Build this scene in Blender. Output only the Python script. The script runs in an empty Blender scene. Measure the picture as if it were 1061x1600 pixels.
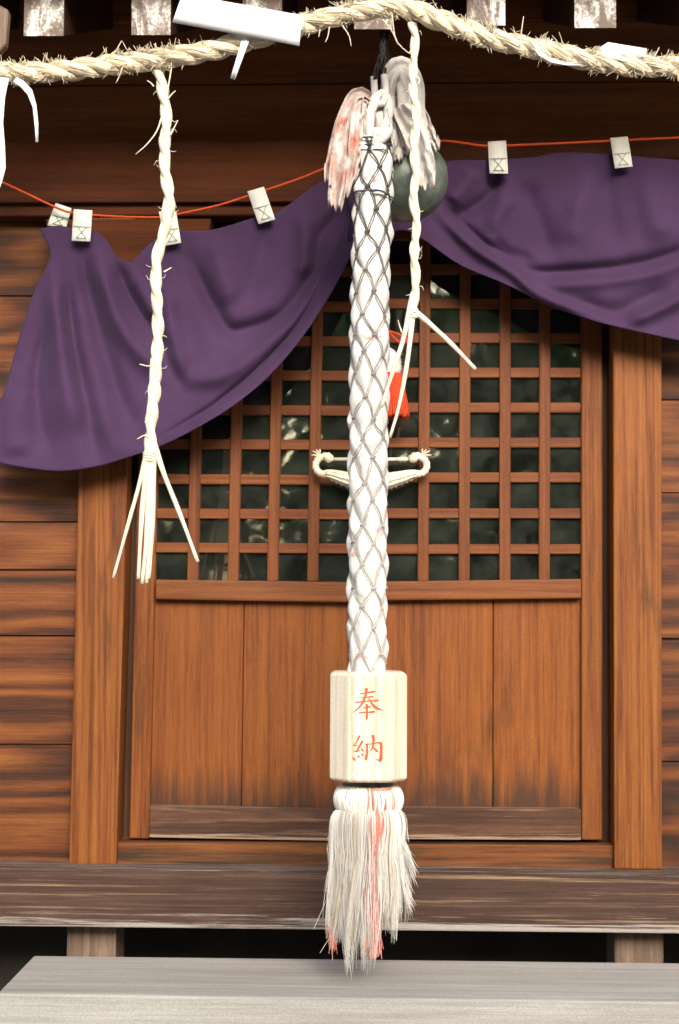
import bpy, bmesh, math, random
import numpy as np
from mathutils import Vector, Matrix, noise as mnoise

random.seed(7)
rng = np.random.default_rng(7)
scene = bpy.context.scene
COL = scene.collection
PI = math.pi

# ------------------------------------------------------------------ camera
FPX = 2222.2                       # 50 mm on a 36 mm tall frame, in pixels of the 1061 x 1600 photograph
CAM = Vector((0.0, -4.27, 1.55))
YAW, PITCH, ROLL = 0.026, 0.0637, 0.005
CROT = Matrix.Rotation(YAW, 3, 'Z') @ Matrix.Rotation(PI / 2 + PITCH, 3, 'X') @ Matrix.Rotation(ROLL, 3, 'Z')
cd = bpy.data.cameras.new('camera')
cam = bpy.data.objects.new('camera', cd)
COL.objects.link(cam)
cam.matrix_world = Matrix.Translation(CAM) @ CROT.to_4x4()
cd.sensor_fit = 'VERTICAL'; cd.sensor_height = 36.0; cd.sensor_width = 36.0; cd.lens = 50.0
cd.clip_start = 0.05; cd.clip_end = 2000
cd.dof.use_dof = True; cd.dof.focus_distance = 3.62; cd.dof.aperture_fstop = 6.3
scene.camera = cam

# ------------------------------------------------------------------ world, sun, exposure
SUN_EL, SUN_AZ = math.radians(27), math.radians(12)   # soft light from high in front of the hall, a little to the right
w = bpy.data.worlds.new('World'); scene.world = w; w.use_nodes = True
wn = w.node_tree.nodes; wl = w.node_tree.links
sky = wn.new('ShaderNodeTexSky'); sky.sky_type = 'NISHITA'; sky.sun_disc = False
sky.sun_elevation = SUN_EL; sky.sun_rotation = PI - SUN_AZ
sky.air_density = 1.0; sky.dust_density = 5.0; sky.ozone_density = 1.0
bg = wn['Background']; bg.inputs['Strength'].default_value = 0.15
wl.new(sky.outputs[0], bg.inputs['Color'])
sd = bpy.data.lights.new('sun', 'SUN'); sd.energy = 1.5; sd.angle = math.radians(28); sd.color = (1.0, 0.975, 0.94)
sun = bpy.data.objects.new('sun', sd); COL.objects.link(sun)
sdir = Vector((math.sin(SUN_AZ) * math.cos(SUN_EL), -math.cos(SUN_AZ) * math.cos(SUN_EL), math.sin(SUN_EL)))
sun.rotation_euler = sdir.to_track_quat('Z', 'Y').to_euler()
scene.view_settings.view_transform = 'Standard'; scene.view_settings.look = 'None'
scene.view_settings.exposure = 1.08; scene.view_settings.gamma = 1.0
scene.render.engine = 'CYCLES'


def P(px, py, Y):
    """world point that stands at depth Y on the sight line of a photograph pixel"""
    d = CROT @ Vector(((px - 530.5) / FPX, -(py - 800) / FPX, -1.0))
    t = (Y - CAM.y) / d.y
    return CAM + d * t


def mpp(Y):
    return (Y - CAM.y) / FPX        # metres per pixel at depth Y


# ------------------------------------------------------------------ node helpers
def new_mat(name):
    m = bpy.data.materials.new(name); m.use_nodes = True
    nt = m.node_tree
    return m, nt, nt.nodes, nt.links, nt.nodes['Principled BSDF']


def math_node(nt, op, a, b=None, clamp=False):
    n = nt.nodes.new('ShaderNodeMath'); n.operation = op; n.use_clamp = clamp
    for i, v in enumerate((a, b)):
        if v is None: continue
        if isinstance(v, (int, float)): n.inputs[i].default_value = v
        else: nt.links.new(v, n.inputs[i])
    return n.outputs[0]


def ramp(nt, fac, stops):
    n = nt.nodes.new('ShaderNodeValToRGB')
    e = n.color_ramp.elements
    while len(e) < len(stops): e.new(0.5)
    for k, (p, c) in enumerate(stops):
        e[k].position = p
        e[k].color = (*c, 1) if len(c) == 3 else c
    nt.links.new(fac, n.inputs[0])
    return n.outputs[0]


def mix(nt, fac, a, b, mode='MIX'):
    n = nt.nodes.new('ShaderNodeMix'); n.data_type = 'RGBA'; n.blend_type = mode
    for k, v in ((0, fac), (6, a), (7, b)):
        if isinstance(v, (int, float)): n.inputs[k].default_value = v
        elif isinstance(v, tuple): n.inputs[k].default_value = (*v, 1)
        else: nt.links.new(v, n.inputs[k])
    return n.outputs[2]


def coords(nt, kind='Object', rand=True, scale=(1, 1, 1)):
    tc = nt.nodes.new('ShaderNodeTexCoord')
    out = tc.outputs[kind]
    if rand:
        oi = nt.nodes.new('ShaderNodeObjectInfo')
        cb = nt.nodes.new('ShaderNodeCombineXYZ')
        for k, s in enumerate((13.7, 17.3, 19.1)):
            nt.links.new(math_node(nt, 'MULTIPLY', oi.outputs['Random'], s), cb.inputs[k])
        va = nt.nodes.new('ShaderNodeVectorMath'); va.operation = 'ADD'
        nt.links.new(out, va.inputs[0]); nt.links.new(cb.outputs[0], va.inputs[1]); out = va.outputs[0]
    return out


def vscale(nt, vec, s):
    vm = nt.nodes.new('ShaderNodeVectorMath'); vm.operation = 'MULTIPLY'
    nt.links.new(vec, vm.inputs[0]); vm.inputs[1].default_value = s
    return vm.outputs[0]


def noise(nt, vec, scale=1.0, detail=4, rough=0.55, dist=0.0):
    n = nt.nodes.new('ShaderNodeTexNoise'); n.noise_dimensions = '3D'
    n.inputs['Scale'].default_value = scale; n.inputs['Detail'].default_value = detail
    n.inputs['Roughness'].default_value = rough; n.inputs['Distortion'].default_value = dist
    nt.links.new(vec, n.inputs['Vector'])
    return n.outputs[0]


def bump(nt, height, strength, dist=0.002):
    b = nt.nodes.new('ShaderNodeBump'); b.inputs['Strength'].default_value = strength
    b.inputs['Distance'].default_value = dist
    nt.links.new(height, b.inputs['Height'])
    return b.outputs[0]


def aniso(axis, along, across):
    return {'X': (along, across, across), 'Y': (across, along, across), 'Z': (across, across, along)}[axis]


def wood(name, stops, axis='Z', rings=3.0, ring_scale=(0.35, 6.0), ring_amt=0.35, fine_amt=0.4, blotch_amt=0.35,
         rough=0.62, wear=None, wear_t=(0.60, 0.68), wear_scale=(1.3, 26), stain=None, stain_scale=(1.2, 5.0), stain_t=(0.56, 0.70),
         bump_s=0.45, fine=(11.0, 260.0), edge=None, tint=(1, 1, 1), tone=0.22, wick=None):
    stops = [(q, tuple(a * b for a, b in zip(col, tint))) for q, col in stops]
    if stain: stain = tuple(a * b for a, b in zip(stain, tint))
    if wear: wear = tuple(a * b for a, b in zip(wear, tint))
    m, nt, N, L, bs = new_mat(name)
    p = coords(nt)
    f = noise(nt, vscale(nt, p, aniso(axis, *fine)), 1, 6, 0.65)
    rn = noise(nt, vscale(nt, p, aniso(axis, *ring_scale)), 1, 1.5, 0.45, 0.15)
    r = math_node(nt, 'SINE', math_node(nt, 'MULTIPLY', rn, rings * 2 * PI * 3))
    r = math_node(nt, 'MULTIPLY_ADD', r, 0.5); nt.nodes[-1].inputs[2].default_value = 0.5
    f2 = noise(nt, vscale(nt, p, aniso(axis, 1.1, 48.0)), 1, 4, 0.6, 0.1)
    f3 = noise(nt, vscale(nt, p, aniso(axis, 3.0, 115.0)), 1, 4, 0.6, 0.1)
    f = math_node(nt, 'ADD', math_node(nt, 'MULTIPLY', f, 0.36), math_node(nt, 'ADD', math_node(nt, 'MULTIPLY', f2, 0.30), math_node(nt, 'MULTIPLY', f3, 0.34)))
    f = math_node(nt, 'MULTIPLY', math_node(nt, 'SUBTRACT', f, 0.5), 2.4)
    f = math_node(nt, 'ADD', f, 0.5)
    bl = noise(nt, vscale(nt, p, aniso(axis, 1.3, 6.0)), 1, 5, 0.65, 0.4)
    t = math_node(nt, 'MULTIPLY', r, ring_amt)
    t = math_node(nt, 'ADD', t, math_node(nt, 'MULTIPLY', f, fine_amt))
    t = math_node(nt, 'ADD', t, math_node(nt, 'MULTIPLY', bl, blotch_amt))
    t = math_node(nt, 'DIVIDE', t, ring_amt + fine_amt + blotch_amt)
    c = ramp(nt, t, stops)
    if stain:
        sn = noise(nt, vscale(nt, p, aniso(axis, *stain_scale)), 1, 4, 0.6, 0.5)
        sm = ramp(nt, sn, [(stain_t[0], (0, 0, 0)), (stain_t[1], (1, 1, 1))])
        c = mix(nt, sm, c, stain)
    if wear:
        wnz = noise(nt, vscale(nt, p, aniso(axis, *wear_scale)), 1, 6, 0.7, 0.2)
        wm = ramp(nt, wnz, [(wear_t[0], (0, 0, 0)), (wear_t[1], (1, 1, 1))])
        c = mix(nt, wm, c, wear)
    if edge:                                   # paler, rubbed fibres along the worn lower and upper arris
        tc = N.new('ShaderNodeTexCoord'); sx = N.new('ShaderNodeSeparateXYZ'); L.new(tc.outputs['Object'], sx.inputs[0])
        zz = math_node(nt, 'DIVIDE', sx.outputs[2], edge[0])
        en = noise(nt, vscale(nt, p, aniso(axis, 2.2, 130.0)), 1, 6, 0.75, 0.2)
        low = ramp(nt, math_node(nt, 'MULTIPLY', zz, -1), [(0.25, (0, 0, 0)), (0.78, (0.24, 0.24, 0.24)), (1.0, (0.5, 0.5, 0.5))])
        hi = ramp(nt, zz, [(0.70, (0, 0, 0)), (0.98, (0.22, 0.22, 0.22))])
        e = math_node(nt, 'ADD', en, math_node(nt, 'ADD', low, hi))
        em = ramp(nt, e, [(0.66, (0, 0, 0)), (0.78, (1, 1, 1))])
        c = mix(nt, em, c, edge[1])
    if wick:                                   # old rain marks drawn up the boards in uneven tongues from the rail
        tc = N.new('ShaderNodeTexCoord'); sx = N.new('ShaderNodeSeparateXYZ'); L.new(tc.outputs['Object'], sx.inputs[0])
        tn = noise(nt, vscale(nt, p, aniso(axis, 1.5, 34.0)), 1, 5, 0.65)
        zz = math_node(nt, 'ADD', math_node(nt, 'MULTIPLY', sx.outputs[2], -1.0 / wick[0]), math_node(nt, 'MULTIPLY', math_node(nt, 'SUBTRACT', tn, 0.5), 1.1))
        c = mix(nt, ramp(nt, zz, [(0.62, (0, 0, 0)), (1.05, (0.85, 0.85, 0.85))]), c, wick[1])
    oi = N.new('ShaderNodeObjectInfo')
    pore = noise(nt, vscale(nt, p, aniso(axis, 260.0, 520.0)), 1, 2, 0.6)
    k = math_node(nt, 'ADD', math_node(nt, 'MULTIPLY', oi.outputs['Random'], tone), 1.0 - tone / 2)
    k = math_node(nt, 'MULTIPLY', k, math_node(nt, 'ADD', math_node(nt, 'MULTIPLY', pore, 0.9), 0.55))
    hs = N.new('ShaderNodeVectorMath'); hs.operation = 'SCALE'; L.new(c, hs.inputs[0]); L.new(k, hs.inputs['Scale'])
    L.new(hs.outputs[0], bs.inputs['Base Color'])
    bs.inputs['Roughness'].default_value = rough
    bs.inputs['Specular IOR Level'].default_value = 0.3
    h = math_node(nt, 'ADD', f, math_node(nt, 'MULTIPLY', r, 0.35))
    L.new(bump(nt, h, bump_s, 0.0025), bs.inputs['Normal'])
    return m


def plain(name, col, rough=0.6, var=0.15, scale=40, metal=0.0, bmp=0.2, spec=0.3, col2=None, t=(0.4, 0.65), coord='Object'):
    m, nt, N, L, bs = new_mat(name)
    p = coords(nt, coord)
    n = noise(nt, p, scale, 5, 0.6)
    if col2 is None: col2 = tuple(max(0, v * (1 - 2.2 * var)) for v in col)
    c = ramp(nt, n, [(t[0], col2), (t[1], col)])
    L.new(c, bs.inputs['Base Color'])
    bs.inputs['Roughness'].default_value = rough; bs.inputs['Metallic'].default_value = metal
    bs.inputs['Specular IOR Level'].default_value = spec
    if bmp: L.new(bump(nt, n, bmp, 0.003), bs.inputs['Normal'])
    return m


# ------------------------------------------------------------------ materials
D1 = [(0.30, (0.10, 0.032, 0.010)), (0.43, (0.25, 0.078, 0.020)), (0.56, (0.37, 0.125, 0.032)), (0.72, (0.48, 0.18, 0.052))]
M = {}
M['panel'] = wood('cedar_panel_wood', wick=(0.31, (0.035, 0.017, 0.010)), tint=(0.505, 0.45, 0.25), stops= [(0.30, (0.17, 0.052, 0.013)), (0.43, (0.30, 0.093, 0.021)), (0.55, (0.385, 0.128, 0.030)), (0.70, (0.46, 0.17, 0.045))], axis='Z', rings=2, ring_scale=(0.12, 14), ring_amt=0.08, fine_amt=0.6, blotch_amt=0.35, stain=(0.085, 0.036, 0.018), stain_scale=(2.0, 6.0), stain_t=(0.56, 0.80))
M['stile'] = wood('cedar_stile_wood', tint=(0.505, 0.45, 0.25), stops= D1, axis='Z', rings=2, ring_scale=(0.2, 16), ring_amt=0.12, fine_amt=0.5, blotch_amt=0.4, stain=(0.07, 0.035, 0.02), stain_scale=(1.5, 7.0), stain_t=(0.58, 0.72))
M['muntin_v'] = wood('lattice_upright_wood', tint=(0.55, 0.50, 0.33), stops= [(0.30, (0.15, 0.043, 0.013)), (0.5, (0.25, 0.078, 0.023)), (0.70, (0.34, 0.12, 0.036))], axis='Z', rings=2, ring_scale=(0.2, 16), ring_amt=0.12, fine_amt=0.5, blotch_amt=0.4)
M['muntin_h'] = wood('lattice_crossbar_wood', tint=(0.55, 0.50, 0.33), stops= [(0.30, (0.15, 0.043, 0.013)), (0.5, (0.27, 0.082, 0.023)), (0.70, (0.36, 0.13, 0.038))], axis='X', rings=2, ring_scale=(0.2, 16), ring_amt=0.12, fine_amt=0.5, blotch_amt=0.4)
M['rail'] = wood('door_rail_wood', tint=(0.55, 0.50, 0.33), stops= [(0.30, (0.15, 0.045, 0.014)), (0.5, (0.27, 0.087, 0.027)), (0.70, (0.36, 0.138, 0.05))], axis='X', rings=2, ring_scale=(0.2, 14), ring_amt=0.12, fine_amt=0.5, blotch_amt=0.4,
                 wear=(0.40, 0.20, 0.11), wear_t=(0.62, 0.80))
M['rail_low'] = wood('weathered_bottom_rail_wood', tint=(0.62, 0.56, 0.50), stops= [(0.28, (0.045, 0.025, 0.017)), (0.46, (0.10, 0.050, 0.031)), (0.60, (0.17, 0.085, 0.05)), (0.74, (0.24, 0.125, 0.072))], axis='X', rings=2, ring_scale=(0.2, 14), ring_amt=0.12, fine_amt=0.55, blotch_amt=0.4,
                     wear=(0.36, 0.24, 0.165), wear_t=(0.56, 0.76), wear_scale=(2.0, 60), rough=0.75, edge=(0.05, (0.32, 0.22, 0.15)))
M['threshold'] = wood('threshold_wood', tint=(0.55, 0.50, 0.33), stops= [(0.30, (0.11, 0.038, 0.018)), (0.46, (0.22, 0.078, 0.031)), (0.6, (0.30, 0.12, 0.048)), (0.72, (0.38, 0.17, 0.075))], axis='X', rings=2, ring_scale=(0.2, 14), ring_amt=0.12, fine_amt=0.55, blotch_amt=0.35,
                      stain=(0.055, 0.036, 0.028), stain_scale=(0.9, 20), stain_t=(0.50, 0.62), wear=(0.45, 0.30, 0.20), wear_t=(0.60, 0.74), wear_scale=(1.6, 60), rough=0.75)
M['post'] = wood('cedar_post_wood', tint=(0.505, 0.45, 0.25), stops= [(0.30, (0.14, 0.042, 0.012)), (0.42, (0.29, 0.092, 0.025)), (0.55, (0.41, 0.148, 0.042)), (0.70, (0.51, 0.215, 0.075))], axis='Z', rings=5, ring_scale=(0.16, 13), ring_amt=0.16, fine_amt=0.5, blotch_amt=0.35, stain=(0.08, 0.036, 0.019), stain_scale=(1.6, 18.0), stain_t=(0.56, 0.76))
M['board'] = wood('figured_wall_board_wood', tint=(0.54, 0.49, 0.35), stops= [(0.26, (0.030, 0.013, 0.008)), (0.40, (0.10, 0.032, 0.012)), (0.52, (0.21, 0.065, 0.019)), (0.64, (0.31, 0.108, 0.031)), (0.78, (0.43, 0.18, 0.058))], axis='X', rings=2.4, ring_scale=(0.70, 5.0), ring_amt=0.30, fine_amt=0.40, blotch_amt=0.50, stain=(0.030, 0.016, 0.011), stain_scale=(0.8, 8.0), stain_t=(0.50, 0.74))
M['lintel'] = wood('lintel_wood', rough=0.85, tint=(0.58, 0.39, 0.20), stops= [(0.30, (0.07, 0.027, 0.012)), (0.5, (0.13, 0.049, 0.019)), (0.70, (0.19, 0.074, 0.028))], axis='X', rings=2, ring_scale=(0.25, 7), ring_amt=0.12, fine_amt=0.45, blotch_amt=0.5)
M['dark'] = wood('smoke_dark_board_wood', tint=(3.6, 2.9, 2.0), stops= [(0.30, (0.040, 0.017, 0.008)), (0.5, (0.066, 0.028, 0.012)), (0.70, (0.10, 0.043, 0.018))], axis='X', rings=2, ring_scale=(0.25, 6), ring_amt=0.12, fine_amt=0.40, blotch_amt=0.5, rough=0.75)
M['dark_y'] = wood('smoke_dark_rafter_wood', [(0.30, (0.030, 0.014, 0.008)), (0.5, (0.052, 0.023, 0.012)), (0.70, (0.08, 0.036, 0.017))], axis='Y', rings=2, ring_scale=(0.25, 6), ring_amt=0.12, fine_amt=0.40, blotch_amt=0.5)
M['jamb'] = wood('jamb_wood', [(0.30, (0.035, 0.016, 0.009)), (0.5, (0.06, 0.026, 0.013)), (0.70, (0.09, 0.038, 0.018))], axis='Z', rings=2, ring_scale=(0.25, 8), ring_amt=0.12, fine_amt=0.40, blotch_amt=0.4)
M['sill'] = wood('weathered_sill_wood', tint=(0.56, 0.52, 0.475), stops= [(0.28, (0.045, 0.026, 0.020)), (0.43, (0.080, 0.046, 0.035)), (0.57, (0.12, 0.070, 0.054)), (0.72, (0.19, 0.125, 0.10))], axis='X', rings=2, ring_scale=(0.15, 9), ring_amt=0.10, fine_amt=0.55, blotch_amt=0.45, rough=0.8, wear=(0.44, 0.31, 0.21), wear_t=(0.575, 0.66), wear_scale=(0.9, 70), bump_s=0.7, fine=(5, 260), edge=(0.093, (0.33, 0.305, 0.27)))
M['step'] = wood('silvered_step_wood', tint=(1.16, 1.18, 1.17), tone=0.0, stops= [(0.28, (0.21, 0.20, 0.185)), (0.43, (0.27, 0.26, 0.243)), (0.57, (0.32, 0.31, 0.29)), (0.74, (0.39, 0.375, 0.35))], axis='X', rings=2, ring_scale=(0.15, 9), ring_amt=0.06, fine_amt=0.5, blotch_amt=0.4, rough=0.75, stain=(0.235, 0.20, 0.165), stain_scale=(0.9, 14), stain_t=(0.54, 0.80), fine=(3, 260))
M['stump'] = wood('weathered_stump_wood', [(0.28, (0.09, 0.060, 0.044)), (0.5, (0.17, 0.115, 0.082)), (0.72, (0.28, 0.20, 0.145))], axis='Z', rings=2, ring_scale=(0.2, 14), ring_amt=0.12, fine_amt=0.5, blotch_amt=0.3)
M['box'] = wood('pale_cypress_wood', [(0.30, (0.50, 0.40, 0.27)), (0.43, (0.64, 0.565, 0.44)), (0.65, (0.71, 0.66, 0.555))], tone=0.0, axis='Z', rings=2, ring_scale=(0.2, 18), ring_amt=0.15, fine_amt=0.4, blotch_amt=0.3, rough=0.5, bump_s=0.12)

# peeling white paint on rafter ends
m, nt, N, L, bs = new_mat('peeling_white_paint')
p = coords(nt)
n1 = noise(nt, vscale(nt, p, (14, 14, 5)), 1, 7, 0.72, 0.6)
n2 = noise(nt, p, 120, 3, 0.6)
tt = math_node(nt, 'ADD', math_node(nt, 'MULTIPLY', n1, 0.8), math_node(nt, 'MULTIPLY', n2, 0.2))
c = ramp(nt, tt, [(0.46, (0.13, 0.10, 0.08)), (0.515, (0.30, 0.26, 0.23)), (0.56, (0.68, 0.67, 0.65))])
L.new(c, bs.inputs['Base Color']); bs.inputs['Roughness'].default_value = 0.75
L.new(bump(nt, tt, 0.6, 0.004), bs.inputs['Normal']); M['paint'] = m

# glass pane: reflects the trees in front of the hall, lets the dark room through
m, nt, N, L, bs = new_mat('window_glass')
N.remove(bs)
fr = N.new('ShaderNodeFresnel'); fr.inputs['IOR'].default_value = 1.55
gl = N.new('ShaderNodeBsdfGlossy'); gl.inputs['Roughness'].default_value = 0.025; gl.inputs['Color'].default_value = (0.95, 1, 0.97, 1)
tr = N.new('ShaderNodeBsdfTransparent'); tr.inputs['Color'].default_value = (0.72, 0.80, 0.75, 1)
mx = N.new('ShaderNodeMixShader')
fac = math_node(nt, 'MULTIPLY', fr.outputs[0], 2.2, True)
L.new(fac, mx.inputs[0]); L.new(tr.outputs[0], mx.inputs[1]); L.new(gl.outputs[0], mx.inputs[2])
p = coords(nt)
b = bump(nt, noise(nt, p, 6, 2, 0.5), 0.06, 0.01); L.new(b, gl.inputs['Normal'])
df = N.new('ShaderNodeBsdfDiffuse'); df.inputs['Color'].default_value = (0.32, 0.34, 0.29, 1)      # grey-green haze painted into the glass to lift its black
dm = N.new('ShaderNodeMixShader')
L.new(ramp(nt, noise(nt, p, 9, 5, 0.65), [(0.38, (0.012, 0.012, 0.012)), (0.75, (0.075, 0.075, 0.075))]), dm.inputs[0])
L.new(mx.outputs[0], dm.inputs[1]); L.new(df.outputs[0], dm.inputs[2])
L.new(dm.outputs[0], N['Material Output'].inputs['Surface']); M['glass'] = m

# purple cloth
m, nt, N, L, bs = new_mat('purple_cotton_cloth')
p = coords(nt, rand=False)
n1 = noise(nt, p, 7, 3, 0.6); n2 = noise(nt, vscale(nt, p, (420, 420, 420)), 1, 2, 0.7)
tt = math_node(nt, 'ADD', math_node(nt, 'MULTIPLY', n1, 0.45), math_node(nt, 'MULTIPLY', n2, 0.55))
c = ramp(nt, tt, [(0.36, (0.045, 0.022, 0.058)), (0.64, (0.066, 0.034, 0.086))])
L.new(c, bs.inputs['Base Color']); bs.inputs['Roughness'].default_value = 0.85
bs.inputs['Specular IOR Level'].default_value = 0.15
bs.inputs['Sheen Weight'].default_value = 0.05
L.new(bump(nt, n2, 0.35, 0.0012), bs.inputs['Normal']); M['purple'] = m

M['tab'] = plain('white_webbing', (0.84, 0.83, 0.75), 0.8, 0.06, 300, bmp=0.3)
M['stitch'] = plain('grey_green_thread', (0.20, 0.26, 0.20), 0.8)
M['orange'] = plain('orange_string_fibre', (0.78, 0.10, 0.02), 0.7, 0.2, 400)
M['red'] = plain('red_cord_fibre', (0.80, 0.085, 0.02), 0.75, 0.25, 200)
M['redpaint'] = plain('vermilion_paint', (0.72, 0.105, 0.035), 0.6, 0.12, 250, bmp=0.0)
M['blackcord'] = plain('tarred_black_cord', (0.035, 0.033, 0.032), 0.8, 0.3, 250)
M['paper'] = plain('white_paper', (0.66, 0.665, 0.67), 0.7, 0.02, 12, bmp=0.05)
M['brass'] = plain('pale_worn_brass', (0.80, 0.75, 0.60), 0.45, 0.2, 60, metal=0.1, bmp=0.3, col2=(0.58, 0.44, 0.22), t=(0.30, 0.5))
M['bell'] = plain('green_bronze', (0.20, 0.235, 0.195), 0.42, 0.2, 18, metal=0.35, bmp=0.08, col2=(0.11, 0.135, 0.115))
M['wcord'] = plain('white_cotton_cord', (0.60, 0.58, 0.55), 0.85, 0.05, 120, bmp=0.4)
M['fluff'] = plain('white_wool', (0.80, 0.79, 0.76), 0.95, 0.04, 300, bmp=0.6)


def cloth_mat(name, base, pink, t0, t1, scale=14, dirt=(0.45, 0.41, 0.36)):
    m, nt, N, L, bs = new_mat(name)
    p = coords(nt)
    n1 = noise(nt, p, scale, 4, 0.6, 0.6)
    k = ramp(nt, n1, [(t0, (0, 0, 0)), (t1, (1, 1, 1))])
    c = mix(nt, k, base, pink)
    n2 = noise(nt, vscale(nt, p, (1, 1, 0.6)), 30, 5, 0.65)
    k2 = ramp(nt, n2, [(0.50, (0, 0, 0)), (0.74, (1, 1, 1))])
    c = mix(nt, k2, c, dirt)
    L.new(c, bs.inputs['Base Color']); bs.inputs['Roughness'].default_value = 0.85
    bs.inputs['Specular IOR Level'].default_value = 0.15
    L.new(bump(nt, noise(nt, p, 45, 5, 0.65, 0.8), 0.6, 0.006), bs.inputs['Normal'])
    return m


M['core'] = cloth_mat('white_rope_cloth', (0.67, 0.66, 0.64), (0.60, 0.24, 0.19), 0.62, 0.72, 22, (0.50, 0.48, 0.45))
M['rag_pink'] = cloth_mat('faded_pink_rag', (0.55, 0.48, 0.45), (0.42, 0.16, 0.12), 0.44, 0.64, 20, (0.50, 0.44, 0.38))
M['rag_white'] = cloth_mat('soiled_white_rag', (0.53, 0.505, 0.475), (0.44, 0.19, 0.14), 0.58, 0.70, 16, (0.48, 0.43, 0.37))


def fibre_mat(name, stops, us, vs, rough=0.7, bs_=0.5):
    m, nt, N, L, bs = new_mat(name)
    tc = N.new('ShaderNodeUVMap')
    n1 = noise(nt, vscale(nt, tc.outputs[0], (us, vs, 1)), 1, 5, 0.65)
    L.new(ramp(nt, n1, stops), bs.inputs['Base Color']); bs.inputs['Roughness'].default_value = rough
    bs.inputs['Specular IOR Level'].default_value = 0.25
    L.new(bump(nt, n1, bs_, 0.003), bs.inputs['Normal'])
    return m


M['straw'] = fibre_mat('dry_rice_straw', [(0.30, (0.40, 0.25, 0.11)), (0.39, (0.62, 0.48, 0.28)), (0.50, (0.77, 0.67, 0.48)), (0.64, (0.84, 0.79, 0.67))], 14, 26, bs_=0.9)
M['straw_pale'] = fibre_mat('pale_rice_straw', [(0.30, (0.48, 0.35, 0.17)), (0.40, (0.72, 0.62, 0.42)), (0.6, (0.83, 0.79, 0.66)), (0.8, (0.85, 0.83, 0.74))], 9, 14, bs_=0.5)
# net cord: black at the top, worn to pale grey lower down
m, nt, N, L, bs = new_mat('worn_net_cord')
tc = N.new('ShaderNodeTexCoord'); sx = N.new('ShaderNodeSeparateXYZ'); L.new(tc.outputs['Object'], sx.inputs[0])
nn = noise(nt, tc.outputs['Object'], 26, 4, 0.6)
g = math_node(nt, 'ADD', math_node(nt, 'MULTIPLY', sx.outputs[2], 0.72), math_node(nt, 'MULTIPLY', nn, 0.9))
L.new(ramp(nt, g, [(0.30, (0.40, 0.385, 0.35)), (0.66, (0.29, 0.28, 0.26)), (0.86, (0.17, 0.165, 0.155)), (1.0, (0.06, 0.06, 0.06))]), bs.inputs['Base Color'])
bs.inputs['Roughness'].default_value = 0.8; M['net'] = m
M['hair'] = fibre_mat('white_hemp_strand', [(0.33, (0.52, 0.41, 0.26)), (0.41, (0.74, 0.69, 0.58)), (0.50, (0.80, 0.78, 0.73)), (0.7, (0.80, 0.79, 0.755))], 1.2, 0.5, 0.65, 0.0)
M['redhair'] = fibre_mat('red_hemp_strand', [(0.38, (0.62, 0.13, 0.08)), (0.5, (0.72, 0.29, 0.21)), (0.60, (0.78, 0.55, 0.46))], 1.2, 0.5, 0.65, 0.0)
M['ground'] = plain('pale_gravel', (0.30, 0.28, 0.25), 0.9, 0.3, 60, bmp=0.8)
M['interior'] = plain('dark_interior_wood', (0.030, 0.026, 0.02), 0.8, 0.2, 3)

# foliage
m, nt, N, L, bs = new_mat('leaf_green')
p = coords(nt, rand=False)
n1 = noise(nt, p, 1.4, 3, 0.6)
L.new(ramp(nt, n1, [(0.3, (0.030, 0.055, 0.018)), (0.55, (0.060, 0.11, 0.028)), (0.75, (0.12, 0.17, 0.05))]), bs.inputs['Base Color'])
bs.inputs['Roughness'].default_value = 0.5; M['leaf'] = m
tl_ = N.new('ShaderNodeBsdfTranslucent'); tl_.inputs['Color'].default_value = (0.20, 0.33, 0.10, 1)
ad = N.new('ShaderNodeMixShader'); ad.inputs[0].default_value = 0.4
L.new(bs.outputs[0], ad.inputs[1]); L.new(tl_.outputs[0], ad.inputs[2]); L.new(ad.outputs[0], N['Material Output'].inputs['Surface'])
M['bark'] = plain('tree_bark', (0.10, 0.075, 0.055), 0.9, 0.3, 12, bmp=0.8)

# ------------------------------------------------------------------ object helpers
WLOC = {}


def register(o, parent, wloc):
    COL.objects.link(o)
    WLOC[o.name] = Vector(wloc)
    if parent is not None:
        o.parent = parent
        o.location = Vector(wloc) - WLOC[parent.name]
    else:
        o.location = wloc
    return o


def empty(name, loc, parent=None, label=None, cat=None, group=None):
    o = bpy.data.objects.new(name, None); o.empty_display_size = 0.1
    register(o, parent, loc)
    return tag(o, label, cat, group)


def tag(o, label=None, cat=None, group=None, kind=None):
    if label: o['label'] = label
    if cat: o['category'] = cat
    if group: o['group'] = group
    if kind: o['kind'] = kind
    return o


def mesh_obj(name, verts, faces, mats, parent=None, smooth=False, uv=None, mat_idx=None, origin=None):
    """verts in world space; the origin goes to the middle of the bounding box"""
    v = np.asarray([tuple(q) for q in verts], dtype=float) if not isinstance(verts, np.ndarray) else verts
    c = Vector(((v.min(0) + v.max(0)) / 2)) if origin is None else Vector(origin)
    me = bpy.data.meshes.new(name)
    me.from_pydata((v - np.array(c)).tolist(), [], faces if isinstance(faces, list) else faces.tolist())
    if not isinstance(mats, (list, tuple)): mats = [mats]
    for q in mats: me.materials.append(q)
    if smooth: me.polygons.foreach_set('use_smooth', [True] * len(me.polygons))
    if mat_idx is not None: me.polygons.foreach_set('material_index', mat_idx)
    if uv is not None:
        ul = me.uv_layers.new(name='UVMap')
        li = np.empty(len(me.loops), dtype=np.int32); me.loops.foreach_get('vertex_index', li)
        ul.data.foreach_set('uv', np.asarray(uv, dtype=np.float32)[li].ravel())
    me.update()
    o = bpy.data.objects.new(name, me)
    return register(o, parent, c)


def bevel_me(o, w, seg=1):
    bm = bmesh.new(); bm.from_mesh(o.data)
    bmesh.ops.bevel(bm, geom=bm.edges[:], offset=w, segments=seg, affect='EDGES', profile=0.6)
    bmesh.ops.recalc_face_normals(bm, faces=bm.faces[:])
    bm.to_mesh(o.data); bm.free()


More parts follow.
